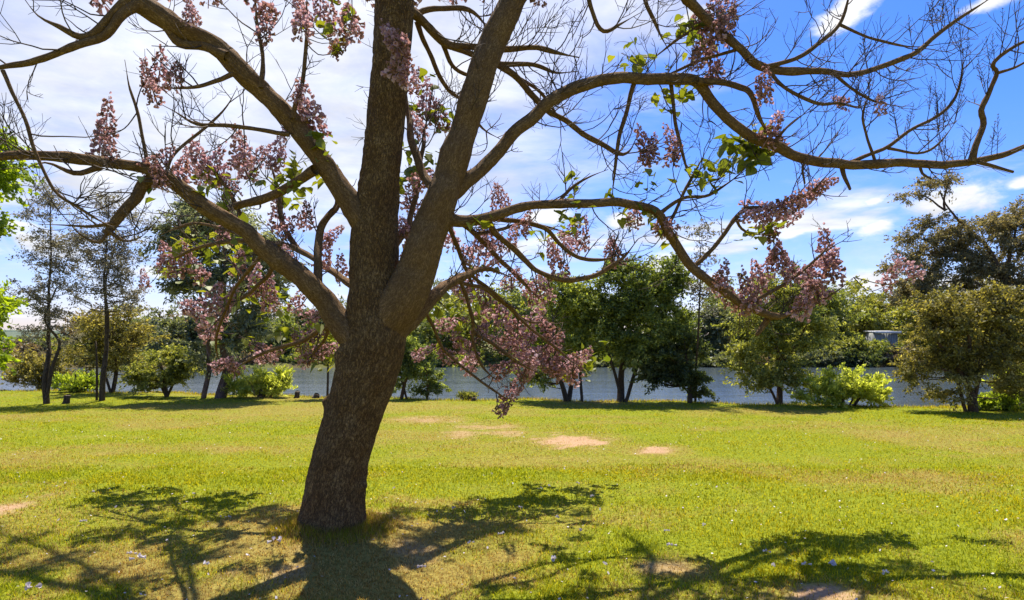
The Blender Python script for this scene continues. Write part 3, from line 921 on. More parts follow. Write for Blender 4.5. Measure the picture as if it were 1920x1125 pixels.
limb_objs = []
limb_twigs = []
for li, L in enumerate(LIMBS):
    s = wood(L['p'], L['hw'], L['D'])
    remember(s, li)
    gm = Geo()
    big_ = s[:, 3].max() > 0.05
    gm.tube(s[:, :3], s[:, 3], 40 if big_ else 14, True, barkdisp if big_ else (lambda b: barkdisp(b) * 0.6))
    lo = obj('limb', gm.build('limb', M['limb_bark'], tree_base), tree)
    limb_objs.append(lo)
    tg_ = Geo()
    jobs = [(s, L.get('tw', 0))]
    for bd in L['br']:
        bs = wood(bd['p'], bd['hw'], bd['D'])
        remember(bs, li)
        gb = Geo()
        gb.tube(bs[:, :3], bs[:, 3], 14 if bs[:, 3].max() > 0.025 else 8, True, (lambda b: barkdisp(b) * 0.5))
        obj('branch', gb.build('branch', M['limb_bark'], tree_base), lo)
        jobs.append((bs, bd.get('tw', 0)))
    for (q, dens) in jobs:
        ln = np.r_[0, np.cumsum(np.linalg.norm(np.diff(q[:, :3], axis=0), axis=1))]
        cnt = int(ln[-1] * 9.5 * dens)
        for k in range(cnt):
            f = rng.uniform(0.12, 1.0) ** 0.8
            i = min(int(np.searchsorted(ln, f * ln[-1])), len(q) - 2)
            t = q[i + 1, :3] - q[i, :3]
            t /= np.linalg.norm(t) + 1e-9
            v = rng.normal(0, 1, 3)
            v[2] += 0.35
            v -= t * np.dot(v, t)
            v /= np.linalg.norm(v)
            py = HY - (q[i, 2] - CZ) / q[i, 1] * F
            px = 960 + q[i, 0] / q[i, 1] * F
            L0 = rng.uniform(0.22, 0.62) * (1.0 if py < 420 else 0.65)
            if px > 1560 and py < 330 and rng.random() < 0.45:
                v[2] = abs(v[2])
                panicle(tg_, q[i, :3] + v * q[i, 3] * 0.5, v * 0.5 + UP, rng.uniform(0.22, 0.42))
                continue
            twigtree(tg_, q[i, :3] + v * q[i, 3] * 0.4, v * 0.8 + t * 0.55, L0, min(0.0058, q[i, 3] * 0.6 + 0.0015), 2, 0.1 if py < 450 else 0.03)
    limb_twigs.append(tg_)
A = np.vstack(ALL)

# blossom trusses: a spike of drooping bells; five shapes shared by all
def bells(seed, nfl):
    r = np.random.default_rng(seed)
    V, Q, T, nn = [], [], [], 0
    g_ = Geo()
    for k in range(nfl):
        s = (k + r.random()) / nfl
        rad = 0.235 * (1 - s) ** 0.8 + 0.035
        a = k * 2.4 + r.random() * 0.7
        rr = rad * (0.45 + 0.55 * r.random())
        c0 = np.array([np.cos(a) * rr, np.sin(a) * rr, s * 1.0 - 0.05 + 0.04 * r.normal()])
        d = np.array([np.cos(a) * 0.9, np.sin(a) * 0.9, r.uniform(-0.9, 0.35)]) + r.normal(0, 0.35, 3)
        d /= np.linalg.norm(d)
        sc = (0.105 + 0.04 * r.random()) * (1.05 - 0.45 * s)
        pr = np.array([c0, c0 + d * sc * 0.3, c0 + d * sc * 0.8, c0 + d * sc * 1.0])
        g_.tube(pr, np.array([0.09, 0.19, 0.27, 0.46]) * sc, 6, False)
    g_.tube(np.array([[0, 0, -0.18], [0.01, 0, 0.2], [0, 0.01, 0.6], [0, 0, 0.98]]), [0.012, 0.011, 0.009, 0.005], 4)
    return g_


TR = [bells(200 + i, 84 + 10 * (i % 3)).build('blossom_truss', M['blossom']) for i in range(6)]
BL = [(300, 128, 60), (330, 135, 50), (275, 140, 46), (285, 168, 48), (200, 222, 60), (190, 262, 56), (205, 275, 40), (575, 190, 70), (582, 225, 62), (560, 175, 40),
      (735, 70, 62), (752, 105, 66), (765, 130, 56), (780, 150, 44), (800, 190, 60), (825, 215, 54), (780, 230, 44), (500, 20, 60), (498, 50, 52), (565, 40, 60), (562, 15, 54), (600, 15, 54),
      (625, 40, 60), (655, 30, 60), (665, 55, 44), (640, 85, 40), (355, 20, 40), (365, 30, 36), (370, 285, 58), (362, 310, 50), (450, 275, 64), (455, 305, 54), (520, 275, 52),
      (525, 300, 46), (400, 305, 54), (340, 315, 56), (300, 300, 58), (296, 325, 46), (420, 320, 54), (480, 300, 48), (430, 345, 40), (310, 478, 50), (330, 492, 46), (365, 500, 50), (345, 470, 44),
      (400, 555, 56), (375, 590, 64), (390, 610, 60), (370, 570, 46), (420, 430, 44), (450, 490, 48), (480, 520, 56), (505, 545, 52), (520, 395, 50), (545, 420, 50), (270, 522, 30), (430, 560, 46),
      (432, 685, 44), (420, 680, 36), (490, 655, 46), (505, 665, 40), (560, 640, 40), (600, 625, 44), (615, 655, 46), (585, 665, 40), (540, 480, 46), (560, 560, 44), (595, 590, 40), (610, 470, 50), (625, 440, 44), (640, 500, 44), (575, 400, 44),
      (770, 365, 50), (795, 335, 54), (765, 480, 54), (770, 445, 56), (755, 420, 40), (770, 510, 44), (790, 395, 44), (845, 440, 46), (900, 450, 52), (880, 485, 56), (930, 470, 50), (915, 440, 44), (960, 445, 40), (985, 418, 44),
      (880, 525, 54), (905, 552, 50), (860, 545, 44), (940, 585, 50), (960, 612, 56), (998, 600, 60), (1022, 612, 54), (930, 640, 50), (972, 655, 60), (1012, 662, 60), (1040, 655, 56), (1062, 680, 60), (1085, 678, 54), (1060, 702, 50),
      (992, 690, 56), (975, 715, 44), (958, 742, 44), (945, 765, 38), (850, 605, 44), (862, 640, 54), (885, 675, 50), (830, 660, 44), (795, 660, 36), (905, 620, 44), (950, 690, 50), (1030, 690, 46), (915, 590, 44), (990, 640, 46),
      (1045, 490, 54), (1035, 470, 40), (1062, 452, 44), (1092, 438, 50), (1075, 425, 40), (1152, 470, 44), (1145, 462, 36), (1188, 402, 46), (1240, 415, 48), (1255, 420, 40), (930, 382, 44), (940, 365, 34), (990, 545, 50), (1022, 540, 44), (1005, 530, 34), (960, 520, 40),
      (1208, 270, 54), (1220, 278, 44), (1258, 262, 46), (1262, 285, 46), (1340, 15, 62), (1350, 50, 58), (1325, 60, 54), (1310, 30, 48), (1370, 12, 60), (1365, 50, 50), (1320, 95, 50), (1340, 120, 52), (1338, 135, 36), (1305, 105, 36),
      (1435, 150, 48), (1428, 168, 44), (1450, 238, 56), (1455, 255, 44), (1420, 388, 46), (1445, 395, 54), (1475, 390, 56), (1500, 376, 56), (1525, 360, 52), (1550, 345, 46), (1440, 420, 44), (1485, 408, 40), (1410, 402, 40),
      (1455, 470, 64), (1470, 495, 62), (1440, 500, 48), (1548, 465, 64), (1540, 500, 66), (1562, 495, 60), (1525, 530, 60), (1510, 560, 60), (1530, 545, 46), (1400, 545, 58), (1420, 525, 58), (1395, 560, 48), (1355, 515, 52), (1362, 545, 48), (1345, 530, 40),
      *[(int(a), int(b), 62) for a, b in zip(np.linspace(170, 1040, 44), -28 - 40 * np.abs(np.sin(np.arange(44) * 2.3)))],
      (1700, 500, 50), (1672, 515, 46), (1575, 190, 34), (1650, 195, 34)]


def nearest(px, py):
    d = np.hypot(A[:, 4] - px, A[:, 5] - py) + np.where(A[:, 6] < 0, 60, 0)
    return int(np.argmin(d))


def hang(px, py, extra=0.0):
    i = nearest(px, py)
    a = A[i]
    if py > 430 and 420 > abs(px - 700):
        extra += rng.uniform(0.1, 0.7)
    D = a[1] + rng.uniform(-0.15, 0.3) + extra
    return P(px, py, D), a


def connect(q, a, r=0.004):
    li = int(a[6]) if a[6] >= 0 else 0
    p0 = a[:3]
    mid = (p0 + q) / 2 + np.array([0, 0, -0.12 * np.linalg.norm(q - p0)]) + rng.normal(0, 0.02, 3)
    s = smoothline(np.array([p0, mid, q]), 0.06)
    limb_twigs[li].tube(s, np.linspace(r * 1.3, r * 0.8, len(s)), 5)


for k, (px, py, sz) in enumerate(BL):
    front = (735 <= px <= 770 and py < 135)
    q, a = hang(px, py)
    if front:
        q = P(px, py, 4.95)
        a = A[nearest(770, 30)]
    if px > 1660 and py > 400:
        q = P(px, py, 6.4)
    length = sz * 1.12 / F * q[1]
    dirv = Vector((rng.normal(0, 0.45), rng.normal(0, 0.45), 1.0))
    if py > 560:
        dirv = Vector((rng.normal(0, 0.8), rng.normal(0, 0.6), 0.5))
    if 1400 < px < 1560 and 340 < py < 420:
        dirv = Vector((1.0, 0.1, 0.5 + rng.normal(0, 0.2)))
    dirv.normalize()
    base = q - np.array(dirv) * length * 0.5
    connect(base, a)
    o = obj('blossom_truss', TR[k % 6], tree)
    o.location = Vector(base - tree_base)
    o.rotation_euler = dirv.to_track_quat('Z', 'Y').to_euler()
    o.rotation_euler.rotate_axis('Z', rng.random() * 6.28)
    o.scale = (length, length, length * rng.uniform(0.95, 1.2))

# leaves: heart shaped, slightly folded; three shapes shared by all
def heart(fold, seed):
    r = np.random.default_rng(seed)
    prof = [(0.0, 0.0), (0.06, -0.06), (0.22, -0.10), (0.38, 0.02), (0.44, 0.22), (0.38, 0.48), (0.22, 0.78), (0.0, 1.08)]
    v = [(0, y, -0.12 * (y - 0.3) ** 2) for _, y in prof]
    rt = [(x, y, x * fold - 0.12 * (y - 0.3) ** 2 + 0.03 * r.normal()) for x, y in prof[1:-1]]
    lt = [(-x, y, x * fold - 0.12 * (y - 0.3) ** 2 + 0.03 * r.normal()) for x, y in prof[1:-1]]
    vs = np.array(v + rt + lt)
    fq = []
    ft = [(0, 8, 1), (0, 1, 14), (7, 6, 13), (7, 19, 6)]
    for i in range(5):
        fq.append((i + 1, 8 + i, 9 + i, i + 2))
        fq.append((i + 1, i + 2, 15 + i, 14 + i))
    st = Geo()
    st.tube(np.array([[0, -0.42, 0.05], [0, -0.2, 0.02], [0, 0.02, 0]]), [0.013, 0.011, 0.01], 4)
    sv = np.concatenate(st.v)
    return mesh('leaf', np.concatenate([vs, sv]), [np.concatenate([np.array(fq), np.concatenate(st.q) + len(vs)]), np.concatenate([np.array(ft), np.concatenate(st.t) + len(vs)])], M['leaf'])


LM = [heart(f, i) for i, f in enumerate((0.15, 0.35, -0.1))]
LC = [(1385, 262, 9, 40), (1402, 290, 9, 40), (1355, 272, 7, 34), (1348, 310, 6, 36), (1425, 272, 8, 36), (1330, 335, 4, 30), (1410, 300, 6, 34), (1190, 118, 9, 28), (1250, 178, 7, 28), (1292, 178, 7, 28), (1252, 128, 4, 20),
      (1310, 172, 5, 28), (1285, 50, 7, 30), (1298, 70, 5, 28), (1075, 345, 6, 28), (1060, 400, 7, 28), (1062, 372, 4, 26), (1142, 358, 4, 24), (440, 432, 6, 34), (482, 550, 9, 36), (500, 560, 7, 36), (412, 560, 6, 32), (365, 492, 6, 32),
      (388, 470, 5, 32), (540, 330, 7, 36), (545, 345, 6, 34), (770, 318, 8, 34), (762, 335, 5, 30), (790, 205, 7, 30), (604, 258, 7, 34), (598, 272, 6, 30), (635, 58, 6, 32), (628, 78, 5, 30), (532, 372, 6, 32), (470, 470, 6, 34), (1240, 432, 6, 26),
      (1432, 425, 7, 28), (1112, 700, 3, 24), (1085, 665, 5, 26), (825, 205, 6, 30), (800, 145, 5, 28), (470, 335, 6, 30), (395, 330, 6, 30), (390, 355, 5, 30), (925, 505, 4, 26), (525, 620, 4, 30), (580, 610, 4, 28), (645, 20, 4, 28), (440, 395, 5, 30), (1052, 440, 4, 24), (880, 500, 4, 24)]
for (px, py, cnt, sz) in LC:
    q, a = hang(px, py)
    connect(q, a, 0.003)
    for k in range(cnt):
        L_ = sz * rng.uniform(0.55, 1.0) * (1.0 if 1320 < px < 1440 and py < 350 else 0.72) / F * q[1]
        off = rng.normal(0, 0.5, 3) * sz * 0.6 / F * q[1]
        o = obj('leaf', LM[rng.integers(3)], tree)
        o.location = Vector(q + off - tree_base)
        o.rotation_euler = (rng.uniform(-1.4, 0.5), rng.uniform(-0.8, 0.8), rng.random() * 6.28)
        o.scale = (L_, L_, L_)
EX = [(340, 455), (350, 480), (375, 455), (400, 480), (430, 455), (455, 510), (470, 440), (500, 530), (520, 560), (490, 590), (410, 620), (360, 540), (330, 500), (450, 560), (430, 400), (520, 340), (545, 380),
      (560, 350), (600, 290), (610, 330), (470, 640), (540, 630), (575, 640), (600, 680), (620, 600), (860, 590), (900, 600), (840, 620), (930, 560), (960, 570), (1000, 570), (1090, 690), (1110, 670), (880, 560), (830, 580),
      (800, 300), (780, 280), (830, 240), (760, 350), (900, 420), (1030, 450), (1060, 420), (1075, 395), (1170, 400), (1215, 400), (1250, 440), (1400, 440), (1440, 435), (1320, 350), (1300, 330), (1380, 310), (1215, 330), (640, 30), (610, 60), (545, 310), (300, 345), (395, 345),
      (1290, 60), (1310, 80), (1420, 250), (1440, 290), (1180, 110), (1205, 125), (1265, 185), (1300, 165)]
ev, eq = [], []
en = 0
hv_ = np.array([(0, 0, 0), (0.35, 0.05, 0.08), (0.42, 0.4, 0.1), (0, 1.05, -0.08), (-0.42, 0.4, 0.1), (-0.35, 0.05, 0.08)])
for (px, py) in EX:
    q, a = hang(px, py)
    connect(q, a, 0.0028)
    for k in range(10):
        L_ = rng.uniform(11, 24) / F * q[1]
        M3 = np.array(Vector(rng.normal(0, 1, 3)).to_track_quat('Y', 'Z').to_matrix())
        ev.append((hv_ * L_) @ M3.T + q + rng.normal(0, 14 / F * q[1], 3))
        eq.append([(en, en + 1, en + 2, en + 3), (en, en + 3, en + 4, en + 5)])
        en += 6
obj('young_leaves', mesh('young_leaves', np.concatenate(ev) - tree_base, np.array(eq).reshape(-1, 4), M['leaf'], False), tree, kind='stuff')
for li, tg_ in enumerate(limb_twigs):
    if tg_.n:
        obj('twigs', tg_.build('twigs', M['twig'], tree_base), limb_objs[li], kind='stuff')


# ------------------------------------------------------------------ trees and bushes along the river
def leafcloud(centres, radii, counts, size, aspect, droop, r, up=0.0):
    """leaf faces scattered round clump centres; each leaf a kinked rhombus of four corners"""
    ci = np.repeat(np.arange(len(centres)), counts)
    nl = len(ci)
    SP = 11                                   # leafy sprays fanning out of every clump
    sd = r.normal(0, 1, (len(centres) * SP, 3))
    sd[:, 2] += 0.45
    sd /= np.linalg.norm(sd, axis=1)[:, None]
    sd *= (0.7 + 0.75 * r.random(len(sd)))[:, None]
    si = ci * SP + r.integers(0, SP, nl)
    t = r.random(nl) ** 0.75
    c = centres[ci] + sd[si] * t[:, None] * radii[ci] * 1.25 + r.normal(0, 0.13, (nl, 3)) * radii[ci]
    c[:, 2] -= droop * 0.5 * t * t * radii[ci][:, 2]
    ax = r.normal(0, 1, (nl, 3))
    ax[:, 2] += -1.3 * droop + up
    ax /= np.linalg.norm(ax, axis=1)[:, None]
    ax = ax * 0.9 + sd[si] * 0.7
    ax /= np.linalg.norm(ax, axis=1)[:, None]
    q = r.normal(0, 1, (nl, 3))
    q -= ax * np.sum(q * ax, 1)[:, None]
    q /= np.linalg.norm(q, axis=1)[:, None]
    L = size * (0.6 + 0.8 * r.random(nl))[:, None]
    nrm = np.cross(ax, q)
    v0 = c - ax * L * 0.5
    v1 = c + q * L * aspect * 0.5 + nrm * L * 0.06
    v2 = c + ax * L * 0.5
    v3 = c - q * L * aspect * 0.5 + nrm * L * 0.06
    return np.stack([v0, v1, v2, v3], 1).reshape(-1, 3)


def tree_at(name, label, cat, D, stems, blobs, mat, bark='bark_far', leaf=0.10, aspect=0.5, n=9000, clump=0.42, fill=1.0, droop=0.3, group=None, seed=1, up=0.0, depth=0.85, crownname='crown', limbs=True):
    """stems: list of pixel polylines (px,py,half width); blobs: crown ellipses (px,py,rx,ry[,distance offset])"""
    r = np.random.default_rng(seed)
    base = P(stems[0][0][0], stems[0][0][1], D)
    base[2] = float(height(np.array([base[0]]), np.array([D]))[0]) - 0.03
    root = thing(name, base, label, cat, group)
    gw = Geo()
    allp = []
    for k, st in enumerate(stems):
        pts = np.array([[*P(x, y, D), h / F * D] for x, y, h in st])
        if k == 0:
            pts[0, :3] = base - np.array([0, 0, 0.05])
        elif st[0][1] > 690:
            zz = height(pts[:1, 0], pts[:1, 1])[0]
            pts[0, 2] = min(pts[0, 2], zz - 0.05)
        pts[1:, 1] += np.cumsum(r.normal(0, 0.12, len(pts) - 1))
        s = smoothline(pts, 0.25 * D / 18)
        s[:, :2] += (np.stack([vnoise(xy3(s[:, 2] * 1.3, k * 5.0 + a), seed + a) for a in (0, 1)], 1) - 0.5) * np.minimum(s[:, 3:4], 0.2) * 1.6
        allp.append(s)
        gw.tube(s[:, :3], np.maximum(s[:, 3], 0.008), 9)
    W_ = np.vstack(allp)
    vol = np.array([b[2] * b[3] for b in blobs], float)
    cen, rad = [], []
    px2m = D / F
    tot = vol.sum() * px2m ** 2
    ncl = int(np.clip(fill * tot / clump ** 2 * 3.4, 8, 420))
    for b, v in zip(blobs, vol):
        m_ = max(2, int(round(ncl * v / vol.sum())))
        u = r.normal(0, 1, (m_, 3))
        u /= np.linalg.norm(u, axis=1)[:, None]
        u *= (r.random(m_) ** 0.42)[:, None]
        dof = b[4] if len(b) > 4 else 0.0
        c0 = P(b[0], b[1], D) + np.array([0, dof, 0])
        rr = np.array([b[2] * px2m, min(b[2], b[3] * 1.3) * px2m * depth, b[3] * px2m]) * 1.1
        cen.append(c0 + u * np.maximum(rr - clump * 0.45, rr * 0.35))
        rad.append(clump * (0.4 + 0.7 * r.random((m_, 1))) * np.array([1.1, 1.1, 0.75]))
    cen, rad = np.vstack(cen), np.vstack(rad)
    gz = height(cen[:, 0], cen[:, 1])
    cen[:, 2] = np.maximum(cen[:, 2], gz + 0.12)
    if limbs:
        sel = r.permutation(len(cen))[:70]
        for i in sel:
            c = cen[i]
            d = np.linalg.norm((W_[:, :3] - c) * np.array([1, 1, 0.8]), axis=1) + np.where(W_[:, 2] > c[2] - 0.1 * clump, 3.0 * clump, 0)
            j = int(np.argmin(d))
            p0 = W_[j, :3]
            mid = p0 * 0.45 + c * 0.55 + np.array([0, 0, -0.12 * np.linalg.norm(c - p0)]) + r.normal(0, 0.06 * clump, 3)
            s = smoothline(np.array([p0, mid, c]), 0.3 * D / 18)
            r0 = min(W_[j, 3] * 0.6, 0.012 * np.linalg.norm(c - p0) + 0.006 * D / 18)
            gw.tube(s, np.linspace(r0, r0 * 0.35, len(s)), 5)
    obj('trunk', gw.build('trunk', M[bark], base), root)
    n = int(n * 1.15)
    wgt = rad[:, 0] ** 2
    cnt = np.maximum(3, (n * wgt / wgt.sum()).astype(int))
    V = leafcloud(cen, rad, cnt, leaf, aspect, droop, r, up)
    gz = height(V[:, 0], V[:, 1]) + 0.01
    V[:, 2] = np.maximum(V[:, 2], gz)
    k = len(V) // 4
    obj(crownname, mesh(crownname, V - base, np.arange(k * 4).reshape(-1, 4), M[mat], False), root)
    return root


def bush(name, label, D, px, py, rx, ry, mat, leaf=0.09, aspect=0.45, n=7000, seed=1, group=None, up=0.9, clump=0.3, blobs=None, cat='bush', bark='bark_far'):
    stems = [[(px, py, 3), (px, py - ry * 0.8, 2.2), (px + 3, py - ry * 1.5, 1)]]
    r = np.random.default_rng(seed)
    for k in range(6):
        o_ = r.uniform(-0.8, 0.8) * rx
        stems.append([(px + o_ * 0.3, py, 2), (px + o_ * 0.7, py - ry * 0.8, 1.5), (px + o_, py - ry * r.uniform(1.1, 1.7), 0.8)])
    return tree_at(name, label, cat, D, stems, blobs or [(px, py - ry, rx, ry), (px - rx * .35, py - ry * .7, rx * .6, ry * .7), (px + rx * .4, py - ry * .75, rx * .6, ry * .7)],
                   mat, bark, leaf, aspect, n, clump, 1.0, 0.1, group, seed, up, 0.8, 'foliage', False)


BANK = 'trees along the near river bank'
FARG = 'trees along the far river bank'

# lime tree entering at the left edge (its trunk stands outside the picture)
tree_at('lime_tree', 'lime green leafy tree reaching in at the left edge', 'tree', 11.0,
        [[(-190, 822, 20), (-185, 640, 16), (-160, 420, 13), (-120, 250, 8)], [(-185, 640, 9), (-90, 560, 5), (-20, 560, 3)], [(-170, 480, 8), (-80, 400, 5), (-10, 420, 3)], [(-160, 420, 7), (-70, 320, 4), (0, 310, 2)]],
        [(-170, 350, 120, 180), (-150, 560, 130, 120), (-5, 305, 52, 58), (0, 430, 48, 38), (-22, 590, 62, 52), (-30, 680, 58, 52), (-60, 330, 60, 70)],
        'lime', 'bark_brown', 0.085, 0.6, 30000, 0.34, 1.2, 0.3, None, 3)

# slender sparse trees at the left
tree_at('slender_tree', 'tall slender sparse tree nearest the left edge of the lawn', 'tree', 17.2,
        [[(90, 757, 6), (88, 720, 5), (86, 670, 4.2), (76, 620, 3.2), (78, 560, 2.4), (84, 480, 1.7), (86, 400, 1.1), (86, 355, 0.8)], [(88, 712, 3.5), (102, 680, 3), (105, 640, 2.6), (92, 600, 2), (104, 540, 1.4)]],
        [(82, 440, 62, 78), (78, 540, 72, 60), (100, 620, 58, 50), (88, 375, 24, 40)], 'grey', 'bark_far', 0.06, 0.45, 9500, 0.34, 0.9, 0.4, BANK, 11)
tree_at('slender_tree', 'tall double stemmed slender tree left of the pink barked gum', 'tree', 17.9,
        [[(191, 752, 5.5), (193, 700, 4.6), (196, 650, 3.8), (190, 590, 2.8), (186, 520, 2), (196, 450, 1.4), (200, 390, 1)], [(196, 660, 3), (203, 600, 2.5), (206, 520, 1.8), (212, 440, 1.1), (210, 370, 0.8)], [(181, 735, 2.2), (182, 690, 2), (178, 640, 1.2)]],
        [(200, 440, 76, 72), (195, 540, 72, 66), (225, 500, 50, 60), (160, 470, 46, 50), (205, 385, 34, 36)], 'grey', 'bark_far', 0.06, 0.45, 13000, 0.34, 1.0, 0.4, BANK, 12)
tree_at('bronze_tree', 'rounded bronze tinged tree behind the double stemmed slender tree', 'tree', 20.5,
        [[(209, 738, 4), (210, 690, 3.5), (212, 640, 3)], [(208, 720, 2.5), (180, 660, 2), (165, 630, 1.4)]],
        [(205, 635, 76, 62), (165, 660, 46, 50), (250, 640, 52, 56), (200, 595, 40, 30)], 'bronze', 'bark_far', 0.075, 0.5, 13000, 0.36, 1.0, 0.3, BANK, 13)
bush('bush', 'brown green bush at the far left behind the slender tree', 22.5, 70, 733, 62, 42, 'bronze', 0.1, 0.45, 5000, 14, None, 0.4)
bush('bush', 'small spring green bush between the two slender trees', 21.0, 150, 737, 44, 24, 'spring', 0.09, 0.4, 4000, 15)
tree_at('olive_tree', 'broad low olive green tree left of the pink barked gum', 'tree', 19.2,
        [[(312, 746, 4), (310, 715, 3.4), (300, 680, 2.4)], [(312, 740, 2.6), (330, 700, 2), (345, 670, 1.4)], [(312, 740, 2.4), (285, 705, 2), (270, 680, 1.4)]],
        [(308, 690, 62, 46), (340, 690, 34, 42), (272, 715, 42, 28)], 'olive', 'bark_far', 0.085, 0.45, 12000, 0.30, 1.1, 0.25, BANK, 16)
# the pink barked gum
tree_at('gum_tree', 'large grey green gum with pink trunk leaning near the water', 'tree', 18.9,
        [[(410, 748, 11), (413, 715, 9.5), (417, 680, 8), (420, 630, 7), (424, 560, 6), (430, 490, 4.5), (420, 420, 2.5)],
         [(385, 746, 5), (392, 710, 4.6), (398, 680, 4.2), (396, 620, 3.4), (380, 550, 2.4), (360, 480, 1.4)],
         [(418, 735, 3.6), (432, 700, 3.2), (455, 678, 2.6), (470, 665, 1.5)], [(422, 590, 4), (460, 540, 3), (500, 500, 1.6)]],
        [(365, 450, 74, 58), (425, 430, 76, 52), (480, 460, 62, 62), (440, 530, 86, 58), (500, 545, 46, 40), (420, 620, 66, 56), (345, 520, 48, 44), (520, 500, 38, 46), (400, 680, 50, 30), (460, 600, 50, 50), (385, 400, 60, 26)], 'gum', 'bark_pink', 0.13, 0.33, 30000, 0.46, 1.15, 0.7, BANK, 17)
bush('willow_bush', 'pale green willowy bush beside the pink barked gum', 19.0, 490, 748, 62, 31, 'willow', 0.11, 0.25, 9000, 18, None, 1.3, 0.27, cat='bush')
tree_at('sapling', 'thin dark stemmed sapling just left of the big trunk', 'sapling', 18.6,
        [[(616, 748, 2.4), (615, 710, 2), (612, 670, 1.6), (606, 630, 1)]], [(605, 645, 50, 34), (580, 660, 36, 26), (630, 660, 30, 30)], 'olive', 'bark_far', 0.09, 0.45, 3600, 0.28, 0.9, 0.3, BANK, 19)
tree_at('leaning_tree', 'small leaning tree just right of the big trunk', 'tree', 18.6,
        [[(752, 749, 3.6), (762, 715, 3), (776, 685, 2.4), (790, 655, 1.4)], [(762, 722, 2.2), (748, 690, 1.8), (745, 660, 1.2)], [(800, 748, 2.4), (803, 715, 2), (800, 690, 1.4)]],
        [(780, 668, 46, 40), (812, 700, 28, 36), (752, 690, 32, 40), (800, 725, 26, 22)], 'dark', 'bark_brown', 0.08, 0.45, 10000, 0.27, 1.0, 0.3, BANK, 20)
bush('tussock', 'small green tussock at the lawn edge right of the leaning tree', 18.2, 876, 750, 20, 7, 'olive', 0.09, 0.2, 1100, 21, None, 2.0, 0.12, cat='bush')

tree_at('forked_tree', 'dark green tree with trunk forked low like a V', 'tree', 17.9,
        [[(1062, 752, 5.5), (1055, 728, 4.6), (1048, 705, 4), (1040, 660, 3), (1035, 600, 1.6)], [(1063, 748, 5), (1072, 722, 4.2), (1078, 700, 3.6), (1080, 640, 2.6), (1075, 570, 1.4)]],
        [(1050, 600, 62, 66), (1090, 570, 46, 60), (1020, 650, 52, 50), (1075, 665, 58, 46), (1000, 700, 40, 30), (1040, 540, 44, 34)], 'midgreen', 'bark_far', 0.085, 0.45, 24000, 0.36, 1.3, 0.35, BANK, 22)
tree_at('sapling', 'thin straight stemmed sapling between the forked tree and the tall dark tree', 'sapling', 17.8,
        [[(1090, 752, 3), (1089, 700, 2.6), (1090, 640, 2), (1094, 560, 1)]], [(1092, 590, 34, 60), (1098, 540, 26, 34)], 'dark', 'bark_far', 0.09, 0.45, 2500, 0.28, 0.9, 0.3, BANK, 23)
tree_at('dark_tree', 'tall dense dark green tree standing before the river', 'tree', 17.7,
        [[(1165, 753, 8), (1167, 728, 6.6), (1168, 700, 5.6), (1175, 650, 4.6), (1185, 580, 3.2), (1190, 520, 1.8)], [(1170, 700, 3.6), (1210, 650, 3), (1240, 600, 1.8)], [(1169, 705, 3), (1140, 660, 2.6), (1130, 600, 1.4)]],
        [(1160, 560, 70, 72), (1215, 560, 74, 76), (1255, 610, 52, 66), (1140, 640, 62, 58), (1195, 660, 72, 48), (1240, 530, 50, 44), (1170, 510, 46, 30), (1150, 500, 26, 24), (1262, 520, 36, 36)], 'dark', 'bark_far', 0.085, 0.45, 42000, 0.38, 1.4, 0.35, BANK, 24)
tree_at('dark_shrub_tree', 'short very dark tree crouching right of the tall dark tree', 'tree', 17.4,
        [[(1291, 758, 5.5), (1292, 735, 4.6), (1290, 705, 3.6), (1285, 660, 2)]],
        [(1272, 665, 54, 44), (1292, 700, 40, 38), (1240, 690, 38, 30), (1222, 712, 26, 18), (1305, 730, 22, 20)], 'deep', 'bark_far', 0.085, 0.45, 14000, 0.29, 1.1, 0.3, BANK, 25)
tree_at('slender_sapling', 'tall thin sapling with wispy leaves right of the dark trees', 'sapling', 17.6,
        [[(1304, 757, 2.4), (1300, 690, 2.2), (1298, 610, 1.8), (1303, 540, 1.2), (1308, 470, 0.7)]],
        [(1300, 550, 34, 44), (1320, 500, 38, 44), (1310, 440, 34, 36), (1335, 560, 28, 34)], 'grey', 'bark_far', 0.08, 0.4, 1500, 0.26, 0.7, 0.4, BANK, 26)
tree_at('bushy_tree', 'bushy olive tree with brown trunk beside the spring green bush', 'tree', 16.9,
        [[(1463, 763, 6.5), (1466, 730, 5.4), (1466, 690, 4.8), (1462, 630, 3.8), (1455, 560, 2.4), (1450, 510, 1.2)], [(1458, 760, 2.6), (1440, 725, 2.2), (1410, 695, 1.4)], [(1466, 690, 3), (1500, 640, 2.4), (1525, 590, 1.3)]],
        [(1455, 545, 62, 56), (1430, 620, 62, 54), (1490, 620, 60, 60), (1415, 700, 42, 40), (1445, 715, 34, 34), (1480, 690, 40, 44), (1500, 560, 46, 44), (1395, 665, 34, 34)], 'olive', 'bark_brown', 0.08, 0.45, 27000, 0.34, 1.25, 0.35, BANK, 27)
bush('spring_bush', 'wide spring green bush at the lawn edge before the river', 16.5, 1578, 768, 96, 38, 'willow', 0.085, 0.4, 12000, 28, None, 0.8, 0.3)
